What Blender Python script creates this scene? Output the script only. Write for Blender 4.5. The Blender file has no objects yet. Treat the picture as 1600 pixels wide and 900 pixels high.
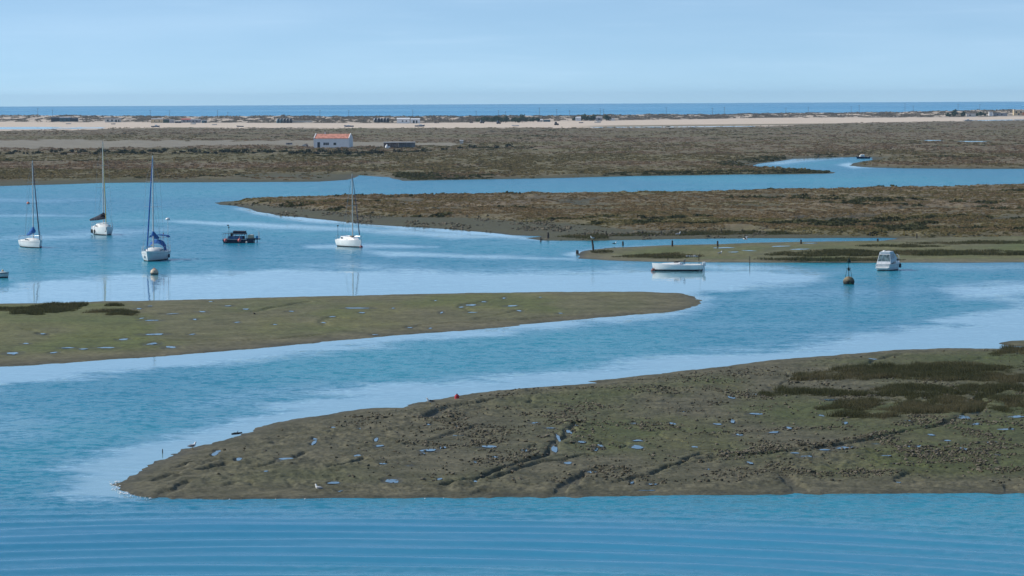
import bpy, math, random
import numpy as np

random.seed(7)
RNG = np.random.default_rng(7)
scn = bpy.context.scene
COL = scn.collection
PI = math.pi
rad = math.radians

# ------------------------------------------------------------------ camera
F = 6000.0            # focal length in pixels of a 1600 px wide picture (135 mm on full frame)
CAM_H = 20.0
_p = math.atan((450.0 - 155.0) / F)
_s = -0.005           # slight roll
_fwd = np.array([0.0, math.cos(_p), -math.sin(_p)])
_right = np.array([math.sqrt(1 - _s * _s), 0.0, _s])
_right = _right - _fwd * np.dot(_right, _fwd); _right /= np.linalg.norm(_right)
_up = np.cross(_right, _fwd)

def yinf(px):
    return 155.0 - 0.005 * (np.asarray(px, float) - 800.0)

def G(px, py, z=0.0):
    """Where the sight line towards a photo pixel meets the level z: gives X, Y."""
    px = np.asarray(px, float); py = np.asarray(py, float)
    d = [_fwd[i] * F + _right[i] * (px - 800.0) + _up[i] * (450.0 - py) for i in range(3)]
    t = (np.asarray(z, float) - CAM_H) / d[2]
    return d[0] * t, d[1] * t

def mpp(px, py, z=0.0):
    X, Y = G(px, py, z)
    return float(Y) / F

cam_d = bpy.data.cameras.new('camera')
cam_d.sensor_width = 36.0
cam_d.lens = F / 1600.0 * 36.0
cam_d.clip_start = 0.5
cam_d.clip_end = 60000.0
cam = bpy.data.objects.new('camera', cam_d)
COL.objects.link(cam)
from mathutils import Matrix, Vector
M3 = Matrix(((_right[0], _up[0], -_fwd[0]), (_right[1], _up[1], -_fwd[1]), (_right[2], _up[2], -_fwd[2])))
cam.matrix_world = Matrix.Translation((0, 0, CAM_H)) @ M3.to_4x4()
scn.camera = cam

# ------------------------------------------------------------------ noise
def _hash(ix, iy, seed):
    h = (ix.astype(np.int64) * 374761393 + iy.astype(np.int64) * 668265263 + seed * 974711) & 0xFFFFFFFF
    h = ((h ^ (h >> 13)) * 1274126177) & 0xFFFFFFFF
    h = h ^ (h >> 16)
    return (h & 0xFFFFFF) / float(0xFFFFFF)

def vn(x, y, seed=0):
    x = np.asarray(x, float); y = np.asarray(y, float)
    ix = np.floor(x); iy = np.floor(y)
    fx = x - ix; fy = y - iy
    fx = fx * fx * (3 - 2 * fx); fy = fy * fy * (3 - 2 * fy)
    a = _hash(ix, iy, seed); b = _hash(ix + 1, iy, seed)
    c = _hash(ix, iy + 1, seed); d = _hash(ix + 1, iy + 1, seed)
    return (a + (b - a) * fx) * (1 - fy) + (c + (d - c) * fx) * fy

def fbm(x, y, octv=4, seed=0, gain=0.5):
    s = 0.0; a = 1.0; t = 0.0
    for o in range(octv):
        # turn each octave a little so the lattice never shows
        c_, s_ = math.cos(0.6 * o + 0.3), math.sin(0.6 * o + 0.3)
        k = 2.03 ** o
        s = s + a * vn((x * c_ - y * s_) * k, (x * s_ + y * c_) * k, seed + 17 * o)
        t += a; a *= gain
    return s / t

def sstep(a, b, x):
    t = np.clip((np.asarray(x, float) - a) / (b - a), 0, 1)
    return t * t * (3 - 2 * t)

def sdist(X, Y, poly):
    """Signed distance to a closed outline, positive inside."""
    shp = X.shape
    x = X.ravel(); y = Y.ravel()
    best = np.full(x.shape, 1e18)
    inside = np.zeros(x.shape, bool)
    n = len(poly)
    for i in range(n):
        ax, ay = poly[i]; bx, by = poly[(i + 1) % n]
        ex, ey = bx - ax, by - ay
        L = ex * ex + ey * ey + 1e-12
        t = np.clip(((x - ax) * ex + (y - ay) * ey) / L, 0, 1)
        d = (x - ax - t * ex) ** 2 + (y - ay - t * ey) ** 2
        best = np.minimum(best, d)
        c = ((ay > y) != (by > y))
        if ey != 0:
            inside ^= c & (x < ex * (y - ay) / ey + ax)
    d = np.sqrt(best)
    return np.where(inside, d, -d).reshape(shp)

def pdist(X, Y, line):
    """Distance to an open polyline, with the fraction along it."""
    x = X; y = Y
    best = np.full(x.shape, 1e18)
    for i in range(len(line) - 1):
        ax, ay = line[i]; bx, by = line[i + 1]
        ex, ey = bx - ax, by - ay
        L = ex * ex + ey * ey + 1e-12
        t = np.clip(((x - ax) * ex + (y - ay) * ey) / L, 0, 1)
        best = np.minimum(best, (x - ax - t * ex) ** 2 + (y - ay - t * ey) ** 2)
    return np.sqrt(best)

def world(pts, z=0.0):
    X, Y = G([p[0] for p in pts], [p[1] for p in pts], z)
    return list(zip(X.tolist(), Y.tolist()))

# ------------------------------------------------------------------ meshes
def np_mesh(name, verts, faces, mat, smooth=False, attrs=None, parent=None):
    """Arrays in, ONE mesh object out."""
    me = bpy.data.meshes.new(name)
    verts = np.ascontiguousarray(verts, dtype=np.float32)
    faces = np.ascontiguousarray(faces, dtype=np.int32)
    k = faces.shape[1]
    me.vertices.add(len(verts)); me.vertices.foreach_set('co', verts.ravel())
    me.loops.add(faces.size); me.loops.foreach_set('vertex_index', faces.ravel())
    me.polygons.add(len(faces))
    me.polygons.foreach_set('loop_start', np.arange(0, faces.size, k, dtype=np.int32))
    me.polygons.foreach_set('loop_total', np.full(len(faces), k, dtype=np.int32))
    me.polygons.foreach_set('use_smooth', np.full(len(faces), bool(smooth)))
    for an, av in (attrs or {}).items():
        at = me.attributes.new(an, 'FLOAT', 'POINT')
        at.data.foreach_set('value', np.ascontiguousarray(av, dtype=np.float32).ravel())
    me.update(calc_edges=True); me.validate()
    me.materials.append(mat)
    o = bpy.data.objects.new(name, me); COL.objects.link(o)
    if parent: o.parent = parent
    return o

def grid_mesh(name, X, Y, Z, mat, keep=None, smooth=True, attrs=None):
    r, c = X.shape
    idx = np.arange(r * c).reshape(r, c)
    q = np.stack([idx[:-1, :-1], idx[1:, :-1], idx[1:, 1:], idx[:-1, 1:]], -1).reshape(-1, 4)
    V = np.stack([X, Y, Z], -1).reshape(-1, 3)
    if keep is not None:
        kf = keep.ravel()[q].any(1)
        q = q[kf]
        used = np.zeros(len(V), bool); used[q.ravel()] = True
        re = np.cumsum(used) - 1
        V = V[used]; q = re[q]
        attrs = {a: v.ravel()[used] for a, v in (attrs or {}).items()}
    else:
        attrs = {a: v.ravel() for a, v in (attrs or {}).items()}
    # rows run from far to near: make normals look up
    return np_mesh(name, V, q, mat, smooth, attrs)

class MB:
    """Collects simple solids; build() links them as one mesh object."""
    def __init__(s): s.v = []; s.f = []
    def add(s, v, f):
        o = len(s.v); s.v += [tuple(map(float, p)) for p in v]; s.f += [tuple(i + o for i in q) for q in f]; return s
    def box(s, x0, x1, y0, y1, z0, z1):
        return s.hexa([(x0, y0, z0), (x1, y0, z0), (x1, y1, z0), (x0, y1, z0)], [(x0, y0, z1), (x1, y0, z1), (x1, y1, z1), (x0, y1, z1)])
    def hexa(s, lo, hi):
        return s.add(lo + hi, [(3, 2, 1, 0), (4, 5, 6, 7), (0, 1, 5, 4), (1, 2, 6, 5), (2, 3, 7, 6), (3, 0, 4, 7)])
    def tube(s, p0, p1, r0, r1=None, n=8):
        r1 = r0 if r1 is None else r1
        return s.path([p0, p1], [r0, r1], n)
    def path(s, pts, rs, n=8, squash=1.0):
        pts = [Vector(p) for p in pts]
        if not hasattr(rs, '__len__'): rs = [rs] * len(pts)
        v = []; f = []
        for i, p in enumerate(pts):
            a = pts[max(i - 1, 0)]; b = pts[min(i + 1, len(pts) - 1)]
            t = (b - a).normalized()
            u = t.cross(Vector((0, 0, 1)))
            if u.length < 1e-3: u = Vector((1, 0, 0))
            u.normalize(); w = u.cross(t)
            for k in range(n):
                an = 2 * PI * k / n
                v.append(p + u * math.cos(an) * rs[i] + w * math.sin(an) * rs[i] * squash)
        m = len(pts)
        for i in range(m - 1):
            for k in range(n):
                f.append((i * n + k, i * n + (k + 1) % n, (i + 1) * n + (k + 1) % n, (i + 1) * n + k))
        f.append(tuple(range(n - 1, -1, -1))); f.append(tuple((m - 1) * n + k for k in range(n)))
        return s.add(v, f)
    def lathe(s, prof, n=16, c=(0, 0, 0)):
        v = []; f = []
        for r, z in prof:
            for k in range(n):
                an = 2 * PI * k / n
                v.append((c[0] + r * math.cos(an), c[1] + r * math.sin(an), c[2] + z))
        m = len(prof)
        for i in range(m - 1):
            for k in range(n):
                f.append((i * n + k, i * n + (k + 1) % n, (i + 1) * n + (k + 1) % n, (i + 1) * n + k))
        f.append(tuple(range(n - 1, -1, -1))); f.append(tuple((m - 1) * n + k for k in range(n)))
        return s.add(v, f)
    def ball(s, c, r, n=14, m=8, sz=1.0):
        return s.lathe([(max(r * math.sin(PI * i / m), 0.002), -r * math.cos(PI * i / m) * sz) for i in range(m + 1)], n, c)
    def loft(s, rings, cap=True):
        n = len(rings[0]); v = []; f = []
        for r in rings: v += r
        for i in range(len(rings) - 1):
            for k in range(n):
                f.append((i * n + k, i * n + (k + 1) % n, (i + 1) * n + (k + 1) % n, (i + 1) * n + k))
        if cap:
            f.append(tuple(range(n - 1, -1, -1))); f.append(tuple((len(rings) - 1) * n + k for k in range(n)))
        return s.add(v, f)
    def prism(s, outline, y0, y1):
        """An outline in x,z pushed from y0 to y1."""
        n = len(outline)
        v = [(x, y0, z) for x, z in outline] + [(x, y1, z) for x, z in outline]
        f = [tuple(range(n)), tuple(range(2 * n - 1, n - 1, -1))]
        for k in range(n): f.append((k, k + n, (k + 1) % n + n, (k + 1) % n))
        return s.add(v, f)
    def build(s, name, mat, parent=None, smooth=False):
        me = bpy.data.meshes.new(name)
        me.from_pydata(s.v, [], s.f); me.validate(); me.update()
        import bmesh
        bm = bmesh.new(); bm.from_mesh(me); bmesh.ops.recalc_face_normals(bm, faces=bm.faces); bm.to_mesh(me); bm.free()
        me.materials.append(mat)
        if smooth: me.polygons.foreach_set('use_smooth', np.ones(len(me.polygons), bool))
        if smooth == 'edges': me.set_sharp_from_angle(angle=rad(34))
        o = bpy.data.objects.new(name, me); COL.objects.link(o)
        if parent: o.parent = parent
        return o

def thing(name, label, cat, loc=(0, 0, 0), rz=0.0, group=None):
    o = bpy.data.objects.new(name, None); COL.objects.link(o)
    o.empty_display_size = 0.3
    o.location = loc; o.rotation_euler = (0, 0, rz)
    o['label'] = label; o['category'] = cat
    if group: o['group'] = group
    return o

def tag(o, label=None, cat=None, group=None, kind=None):
    if label: o['label'] = label
    if cat: o['category'] = cat
    if group: o['group'] = group
    if kind: o['kind'] = kind
    return o

def dup(root, loc, rz, label, group=None):
    r = root.copy(); COL.objects.link(r); r.location = loc; r.rotation_euler = (0, 0, rz)
    r['label'] = label
    if group: r['group'] = group
    for ch in list(root.children):
        c = ch.copy(); COL.objects.link(c); c.parent = r
        for g in ch.children:
            d = g.copy(); COL.objects.link(d); d.parent = c
    return r

_U = ['', 'first', 'second', 'third', 'fourth', 'fifth', 'sixth', 'seventh', 'eighth', 'ninth', 'tenth', 'eleventh', 'twelfth', 'thirteenth', 'fourteenth', 'fifteenth', 'sixteenth', 'seventeenth', 'eighteenth', 'nineteenth']
_T = {2: 'twent', 3: 'thirt', 4: 'fort', 5: 'fift', 6: 'sixt', 7: 'sevent', 8: 'eight', 9: 'ninet'}
def ordinal(n):
    if n < 20: return _U[n]
    t, u = divmod(n, 10)
    return _T[t] + 'ieth' if u == 0 else _T[t] + 'y-' + _U[u]

# ------------------------------------------------------------------ materials
class NT:
    def __init__(s, name):
        s.m = bpy.data.materials.new(name); s.m.use_nodes = True
        s.t = s.m.node_tree; s.t.nodes.clear()
        s.out = s.t.nodes.new('ShaderNodeOutputMaterial')
    def n(s, typ, **kw):
        nd = s.t.nodes.new('ShaderNode' + typ)
        for k, v in kw.items():
            if hasattr(nd, k) and k not in nd.inputs: setattr(nd, k, v)
        return nd
    def put(s, sock, v):
        if isinstance(v, bpy.types.NodeSocket): s.t.links.new(v, sock)
        elif isinstance(v, (tuple, list)):
            sock.default_value = tuple(v) + ((1.0,) if len(v) == 3 and sock.type == 'RGBA' else ())
        else: sock.default_value = v
    def attr(s, name):
        nd = s.n('Attribute'); nd.attribute_name = name; return nd.outputs['Fac']
    def pos(s):
        return s.n('NewGeometry').outputs['Position']
    def objco(s):
        return s.n('TexCoord').outputs['Object']
    def scale(s, v, k):
        nd = s.n('Mapping'); s.put(nd.inputs['Vector'], v); nd.inputs['Scale'].default_value = k if isinstance(k, tuple) else (k, k, k); return nd.outputs[0]
    def noise(s, v, scale, detail=3, rough=0.55, color=False, dist=0.0):
        nd = s.n('TexNoise'); s.put(nd.inputs['Vector'], v); nd.inputs['Scale'].default_value = scale
        nd.inputs['Detail'].default_value = detail; nd.inputs['Roughness'].default_value = rough; nd.inputs['Distortion'].default_value = dist
        return nd.outputs['Color' if color else 'Fac']
    def math(s, op, a, b=0.0, c=None, clamp=False):
        nd = s.n('Math'); nd.operation = op; nd.use_clamp = clamp
        s.put(nd.inputs[0], a); s.put(nd.inputs[1], b)
        if c is not None: s.put(nd.inputs[2], c)
        return nd.outputs[0]
    def vmath(s, op, a, b=(0, 0, 0)):
        nd = s.n('VectorMath'); nd.operation = op; s.put(nd.inputs[0], a); s.put(nd.inputs[1], b); return nd.outputs[0]
    def remap(s, v, a, b, c=0.0, d=1.0):
        nd = s.n('MapRange'); nd.interpolation_type = 'SMOOTHSTEP'
        for i, x in enumerate((v, a, b, c, d)): s.put(nd.inputs[i], x)
        return nd.outputs[0]
    def mix(s, f, a, b, blend='MIX'):
        nd = s.n('Mix'); nd.data_type = 'RGBA'; nd.blend_type = blend
        s.put(nd.inputs[0], f); s.put(nd.inputs[6], a); s.put(nd.inputs[7], b); return nd.outputs[2]
    def bsdf(s, **kw):
        nd = s.n('BsdfPrincipled')
        for k, v in kw.items(): s.put(nd.inputs[k.replace('_', ' ')], v)
        return nd
    def bump(s, h, strength=0.5, dist=0.1):
        nd = s.n('Bump'); s.put(nd.inputs['Height'], h); s.put(nd.inputs['Strength'], strength); nd.inputs['Distance'].default_value = dist; return nd.outputs[0]
    def done(s, sh):
        s.t.links.new(sh, s.out.inputs['Surface']); return s.m

def plain(name, col, rough=0.5, var=0.12, scale=3.0, metal=0.0, spec=0.5, second=None):
    """Painted or weathered surface: a base colour broken up by noise."""
    t = NT(name)
    f = t.noise(t.objco(), scale, 4)
    c2 = second or tuple(max(c * (1 - 2.2 * var), 0.0) for c in col)
    c1 = tuple(min(c * (1 + var), 1.0) for c in col)
    c = t.mix(t.remap(f, 0.3, 0.7), c2, c1)
    b = t.bsdf(Base_Color=c, Roughness=rough, Metallic=metal, Specular_IOR_Level=spec)
    return t.done(b.outputs[0])
HAZE = 0.000036
# ------------------------------------------------------------------ light and sky
SUN_EL, SUN_AZ = 36.0, 10.0     # the sun stands to the left and a little beyond the scene
_e, _a = rad(SUN_EL), rad(SUN_AZ)
SUN_DIR = Vector((-math.cos(_e) * math.cos(_a), math.cos(_e) * math.sin(_a), math.sin(_e)))
sun_d = bpy.data.lights.new('sun', 'SUN')
sun_d.energy = 3.4; sun_d.angle = rad(0.53); sun_d.color = (1.0, 0.95, 0.86)
sun = bpy.data.objects.new('sun', sun_d); COL.objects.link(sun)
sun.rotation_euler = SUN_DIR.to_track_quat('Z', 'Y').to_euler()

wld = bpy.data.worlds.new('World'); scn.world = wld; wld.use_nodes = True
wt = wld.node_tree; wt.nodes.clear()
def wn(t): return wt.nodes.new('ShaderNode' + t)
w_out = wn('OutputWorld'); bg = wn('Background'); sky = wn('TexSky')
sky.sky_type = 'NISHITA'; sky.sun_disc = False
sky.sun_elevation = _e; sky.sun_rotation = math.atan2(SUN_DIR.x, SUN_DIR.y)
sky.altitude = 0.0; sky.air_density = 1.0; sky.dust_density = 0.6; sky.ozone_density = 2.0
tc = wn('TexCoord')
# the lowest degrees of the sky are read a little higher up: the photographed horizon is clear blue
mp = wn('Mapping'); mp.vector_type = 'POINT'; mp.inputs['Location'].default_value = (0, 0, 0.15); mp.inputs['Scale'].default_value = (1, 1, 3.4)
wt.links.new(tc.outputs['Generated'], mp.inputs['Vector'])
nrm = wn('VectorMath'); nrm.operation = 'NORMALIZE'; wt.links.new(mp.outputs[0], nrm.inputs[0])
wt.links.new(nrm.outputs[0], sky.inputs['Vector'])
# thin cirrus: long faint streaks, and a soft milky veil
def wnoise(scale, rot, size, detail, lo, hi):
    m = wn('Mapping'); m.inputs['Scale'].default_value = scale; m.inputs['Rotation'].default_value = rot
    wt.links.new(tc.outputs['Generated'], m.inputs['Vector'])
    n = wn('TexNoise'); n.inputs['Scale'].default_value = size; n.inputs['Detail'].default_value = detail
    wt.links.new(m.outputs[0], n.inputs['Vector'])
    r = wn('MapRange'); r.interpolation_type = 'SMOOTHSTEP'; r.inputs[1].default_value = lo; r.inputs[2].default_value = hi
    wt.links.new(n.outputs['Fac'], r.inputs[0]); return r.outputs[0]
veil = wnoise((1.0, 1.0, 7.0), (0, rad(6), 0), 11.0, 4, 0.35, 0.75)
strk = wnoise((1.0, 1.0, 16.0), (0, rad(9), 0), 26.0, 5, 0.5, 0.8)
wm = wn('Math'); wm.operation = 'MULTIPLY_ADD'; wt.links.new(strk, wm.inputs[0]); wm.inputs[1].default_value = 0.035
wm2 = wn('Math'); wm2.operation = 'MULTIPLY'; wt.links.new(veil, wm2.inputs[0]); wm2.inputs[1].default_value = 0.06
wt.links.new(wm2.outputs[0], wm.inputs[2])
tint = wn('Mix'); tint.data_type = 'RGBA'; tint.blend_type = 'MULTIPLY'; tint.inputs[0].default_value = 1.0
wt.links.new(sky.outputs[0], tint.inputs[6]); tint.inputs[7].default_value = (0.935, 1.0, 0.965, 1)
cl = wn('Mix'); cl.data_type = 'RGBA'
wt.links.new(wm.outputs[0], cl.inputs[0]); wt.links.new(tint.outputs[2], cl.inputs[6]); cl.inputs[7].default_value = (7.2, 8.4, 9.4, 1)
wt.links.new(cl.outputs[2], bg.inputs['Color']); bg.inputs['Strength'].default_value = 0.138
wt.links.new(bg.outputs[0], w_out.inputs['Surface'])

scn.view_settings.view_transform = 'Standard'
scn.view_settings.look = 'None'
scn.view_settings.exposure = 0.35
scn.view_settings.gamma = 1.0
scn.render.engine = 'CYCLES'
scn.cycles.use_denoising = True
scn.cycles.max_bounces = 6
scn.cycles.diffuse_bounces = 2
scn.cycles.glossy_bounces = 3
scn.cycles.volume_bounces = 0
scn.cycles.sample_clamp_indirect = 4.0

# ------------------------------------------------------------------ outlines (photo pixels, on the water level)
NEAR = [(183, 757), (200, 743), (230, 727), (270, 713), (300, 700), (350, 687), (400, 670), (450, 657), (500, 649), (560, 639), (600, 637), (622, 637), (634, 632),
        (700, 621), (760, 612), (850, 604), (930, 599), (912, 596), (945, 593), (1000, 587), (1100, 576), (1200, 563), (1300, 555), (1400, 547), (1480, 545), (1560, 545), (1700, 543), (2100, 536),
        (2100, 770), (1600, 770.5), (1400, 771.5), (1100, 773.5), (900, 776), (700, 778), (500, 779.5), (300, 779.5), (215, 777), (186, 767)]
SPIT = [(1556, 537), (1580, 532.5), (1640, 530), (1900, 524), (1900, 536), (1640, 541), (1600, 541), (1575, 540.5)]
MIDDLE = [(-700, 492), (-300, 480), (0, 475), (200, 471), (400, 466), (600, 461), (800, 457), (1000, 456), (1060, 458), (1088, 463), (1097, 469), (1090, 478), (1050, 487),
          (1000, 491), (900, 500), (800, 510), (700, 519), (600, 526), (500, 534), (400, 545), (300, 553), (200, 560), (100, 567), (0, 572), (-300, 585), (-700, 600)]
RIGHT = [(898, 399), (904, 395), (925, 390.5), (960, 386.5), (1050, 383), (1100, 382), (1200, 379), (1300, 377), (1380, 376), (1402, 372), (1480, 366), (1700, 364), (2200, 360),
         (2200, 408), (1700, 410), (1600, 410.3), (1400, 410.6), (1200, 410.6), (1020, 409.3), (950, 407), (905, 404)]
LONG = [(330, 317), (340, 315), (380, 313), (420, 311.5), (520, 309), (600, 308.5), (700, 308), (800, 306), (900, 304), (980, 303), (1090, 303), (1130, 301), (1300, 297), (1450, 295), (1600, 292), (2200, 280),
        (2200, 372), (1600, 374), (1402, 373), (1386, 372), (1200, 372.5), (1050, 374), (930, 376), (850, 376), (822, 372), (852, 369.5), (800, 367.5), (760, 364), (700, 358), (600, 352), (520, 345), (450, 338), (400, 331),
        (388, 326), (365, 322), (338, 320)]
FAR = [(-700, 297), (0, 291), (100, 288), (160, 286), (300, 285), (500, 284), (545, 281), (562, 274), (610, 277), (625, 283), (720, 281), (900, 278), (1000, 275), (1100, 274), (1150, 273), (1250, 272.5), (1299, 271),
       (1302, 269), (1285, 267), (1200, 263.5), (1174, 260), (1190, 255), (1225, 251.5), (1247, 248), (1300, 246), (1340, 245.5), (1366, 246.5), (1352, 251), (1331, 255), (1326, 258.5), (1345, 261), (1400, 263), (1500, 264), (1600, 264), (2200, 264),
       (2200, 150), (2200, 120), (-700, 120)]
FAR_H = [(p[0], max(p[1], 186.0)) for p in FAR]

# ------------------------------------------------------------------ water
def pxsd(PX, PY, pts, ky=1.0):
    return sdist(PX, PY * ky, [(a, b * ky) for a, b in pts])

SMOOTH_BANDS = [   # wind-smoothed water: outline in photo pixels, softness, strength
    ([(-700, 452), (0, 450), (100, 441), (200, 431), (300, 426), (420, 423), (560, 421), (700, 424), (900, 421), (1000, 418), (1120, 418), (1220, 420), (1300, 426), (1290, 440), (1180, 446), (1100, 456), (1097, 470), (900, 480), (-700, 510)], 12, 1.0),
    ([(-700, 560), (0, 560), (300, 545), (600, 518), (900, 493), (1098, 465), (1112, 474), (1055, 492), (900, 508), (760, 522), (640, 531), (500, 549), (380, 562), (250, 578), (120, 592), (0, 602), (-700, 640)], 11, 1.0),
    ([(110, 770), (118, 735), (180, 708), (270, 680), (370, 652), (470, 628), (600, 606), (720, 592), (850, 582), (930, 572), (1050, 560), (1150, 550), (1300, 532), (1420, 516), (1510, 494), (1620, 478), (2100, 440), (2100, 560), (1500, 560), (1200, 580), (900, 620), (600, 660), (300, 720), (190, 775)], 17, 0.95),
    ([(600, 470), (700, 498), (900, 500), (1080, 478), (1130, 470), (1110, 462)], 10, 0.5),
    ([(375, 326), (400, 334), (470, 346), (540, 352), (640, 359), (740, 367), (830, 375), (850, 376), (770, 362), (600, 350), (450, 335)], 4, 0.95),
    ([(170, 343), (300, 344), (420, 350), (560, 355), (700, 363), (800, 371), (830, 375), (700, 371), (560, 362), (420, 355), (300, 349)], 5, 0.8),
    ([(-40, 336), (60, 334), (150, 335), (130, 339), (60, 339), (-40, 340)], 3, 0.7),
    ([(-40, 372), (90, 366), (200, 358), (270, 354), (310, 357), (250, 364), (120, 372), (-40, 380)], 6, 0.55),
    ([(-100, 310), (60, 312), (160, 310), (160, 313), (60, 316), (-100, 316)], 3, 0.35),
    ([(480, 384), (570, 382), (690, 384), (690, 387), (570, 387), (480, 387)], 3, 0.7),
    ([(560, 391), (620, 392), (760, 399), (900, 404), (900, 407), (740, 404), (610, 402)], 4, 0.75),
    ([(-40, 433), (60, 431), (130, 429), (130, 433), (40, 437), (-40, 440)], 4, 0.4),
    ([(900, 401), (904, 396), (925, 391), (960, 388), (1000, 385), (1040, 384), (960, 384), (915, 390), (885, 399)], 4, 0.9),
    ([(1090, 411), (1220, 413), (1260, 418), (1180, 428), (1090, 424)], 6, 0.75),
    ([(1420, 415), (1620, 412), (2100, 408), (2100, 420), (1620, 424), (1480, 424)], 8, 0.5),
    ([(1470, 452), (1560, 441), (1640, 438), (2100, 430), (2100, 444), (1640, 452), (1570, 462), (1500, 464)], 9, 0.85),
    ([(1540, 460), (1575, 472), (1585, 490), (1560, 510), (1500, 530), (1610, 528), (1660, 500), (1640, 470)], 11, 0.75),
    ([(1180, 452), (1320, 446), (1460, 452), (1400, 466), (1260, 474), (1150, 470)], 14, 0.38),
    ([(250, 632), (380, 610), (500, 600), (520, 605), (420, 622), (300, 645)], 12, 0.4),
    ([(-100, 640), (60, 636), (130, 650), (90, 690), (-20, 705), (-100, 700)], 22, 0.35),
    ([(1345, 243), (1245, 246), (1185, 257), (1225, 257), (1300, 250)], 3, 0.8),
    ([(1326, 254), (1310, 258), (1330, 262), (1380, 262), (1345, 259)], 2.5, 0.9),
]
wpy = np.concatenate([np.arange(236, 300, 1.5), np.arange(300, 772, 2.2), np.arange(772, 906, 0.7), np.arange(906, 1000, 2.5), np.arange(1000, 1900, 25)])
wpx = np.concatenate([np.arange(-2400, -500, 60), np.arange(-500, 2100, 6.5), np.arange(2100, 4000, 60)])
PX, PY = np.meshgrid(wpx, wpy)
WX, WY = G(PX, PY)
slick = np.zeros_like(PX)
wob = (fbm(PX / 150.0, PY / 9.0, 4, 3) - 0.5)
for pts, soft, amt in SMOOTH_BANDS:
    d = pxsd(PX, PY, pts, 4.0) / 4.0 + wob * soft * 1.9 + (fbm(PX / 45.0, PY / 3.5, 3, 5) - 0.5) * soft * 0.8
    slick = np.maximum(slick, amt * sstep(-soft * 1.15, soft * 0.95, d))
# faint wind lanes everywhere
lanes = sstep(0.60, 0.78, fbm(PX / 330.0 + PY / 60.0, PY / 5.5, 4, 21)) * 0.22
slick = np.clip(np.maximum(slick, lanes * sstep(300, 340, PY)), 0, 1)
# a boat's wake spreading across the foreground: rings of long low waves
cx, cy = G(470, 700)
rr = np.sqrt((WX - cx) ** 2 + (WY - 112.0) ** 2)
bend = 3.0 * (fbm(WX / 30.0, WY / 18.0, 3, 31) - 0.5) + 0.8 * (fbm(WX / 8.0, WY / 6.0, 3, 32) - 0.5)
ph = rr + bend
def train(p, L, q):     # sharper crests than troughs, and a wandering height
    c = 0.5 + 0.5 * np.sin(2 * PI * p / L)
    return (c ** 1.9 * 2 - 0.7) * (0.55 + 0.75 * sstep(0.28, 0.68, fbm(WX / 17.0, WY / 14.0 + q, 3, 36 + q)))
crest = train(ph, 3.15, 1) + 0.26 * train(ph + 0.07 * (WX - cx), 1.8, 5) + 0.08 * train(ph - 0.10 * (WX - cx), 5.1, 9)
amt = sstep(782, 815, PY + (PX - 400) * -0.010) * (0.45 + 0.6 * sstep(0.3, 0.65, fbm(WX / 16.0, WY / 8.0, 3, 37)))
amt = amt * (1.0 - 0.35 * sstep(1200, 1650, PX)) * sstep(1500, 950, PY)
ph2 = WX * 0.35 + WY * 0.94 + 1.5 * (fbm(WX / 9.0, WY / 9.0, 2, 41) - 0.5)
tipw = sstep(60, 0, np.abs(PX - 190)) * sstep(45, 0, np.abs(PY - 735))
WZ = 0.068 * amt * crest + 0.014 * tipw * np.sin(2 * PI * ph2 / 2.1)
swell = amt

def water_material():
    t = NT('lagoon_water')
    P = t.pos()
    sl = t.attr('slick'); sw = t.attr('swell')
    # ripples too small for the mesh: facets tilted by noise, stronger where the wind reaches
    n1 = t.vmath('SUBTRACT', t.noise(P, 1.7, 2, 0.6, color=True), (0.5, 0.5, 0.5))
    n2 = t.vmath('SUBTRACT', t.noise(P, 0.45, 2, 0.5, color=True), (0.5, 0.5, 0.5))
    patch = t.remap(t.noise(t.scale(P, (0.45, 0.20, 0.4)), 1.0, 4, 0.7), 0.3, 0.7, 0.70, 1.2)
    amp = t.math('MULTIPLY', t.remap(sl, 0.0, 1.0, 0.66, 0.03), patch)
    amp = t.math('MULTIPLY', amp, t.remap(sw, 0.0, 1.0, 1.0, 0.22))
    v = t.vmath('ADD', n1, t.vmath('MULTIPLY', n2, (0.45, 0.45, 0.45)))
    sc = t.n('VectorMath'); sc.operation = 'SCALE'; t.put(sc.inputs[0], v); t.put(sc.inputs['Scale'], amp)
    flat = t.vmath('MULTIPLY', sc.outputs[0], (1, 1, 0))
    nor = t.vmath('NORMALIZE', t.vmath('ADD', t.n('NewGeometry').outputs['Normal'], flat))
    deep = t.noise(t.scale(P, (0.012, 0.006, 0.01)), 1.0, 4, 0.6)
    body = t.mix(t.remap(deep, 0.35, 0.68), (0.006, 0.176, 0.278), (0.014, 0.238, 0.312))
    body = t.mix(t.remap(sl, 0.3, 1.0), body, (0.250, 0.460, 0.520))  # pale sky reflection of the smooth bands painted into the body colour
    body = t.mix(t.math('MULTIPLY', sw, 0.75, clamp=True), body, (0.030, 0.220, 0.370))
    rough = t.remap(sl, 0.0, 1.0, 0.20, 0.04)
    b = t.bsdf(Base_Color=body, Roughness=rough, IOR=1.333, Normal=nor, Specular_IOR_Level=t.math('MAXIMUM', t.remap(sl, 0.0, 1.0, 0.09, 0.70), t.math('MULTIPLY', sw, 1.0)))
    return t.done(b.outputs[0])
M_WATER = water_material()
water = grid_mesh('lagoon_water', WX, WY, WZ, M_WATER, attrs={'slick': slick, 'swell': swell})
tag(water, kind='structure')

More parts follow.
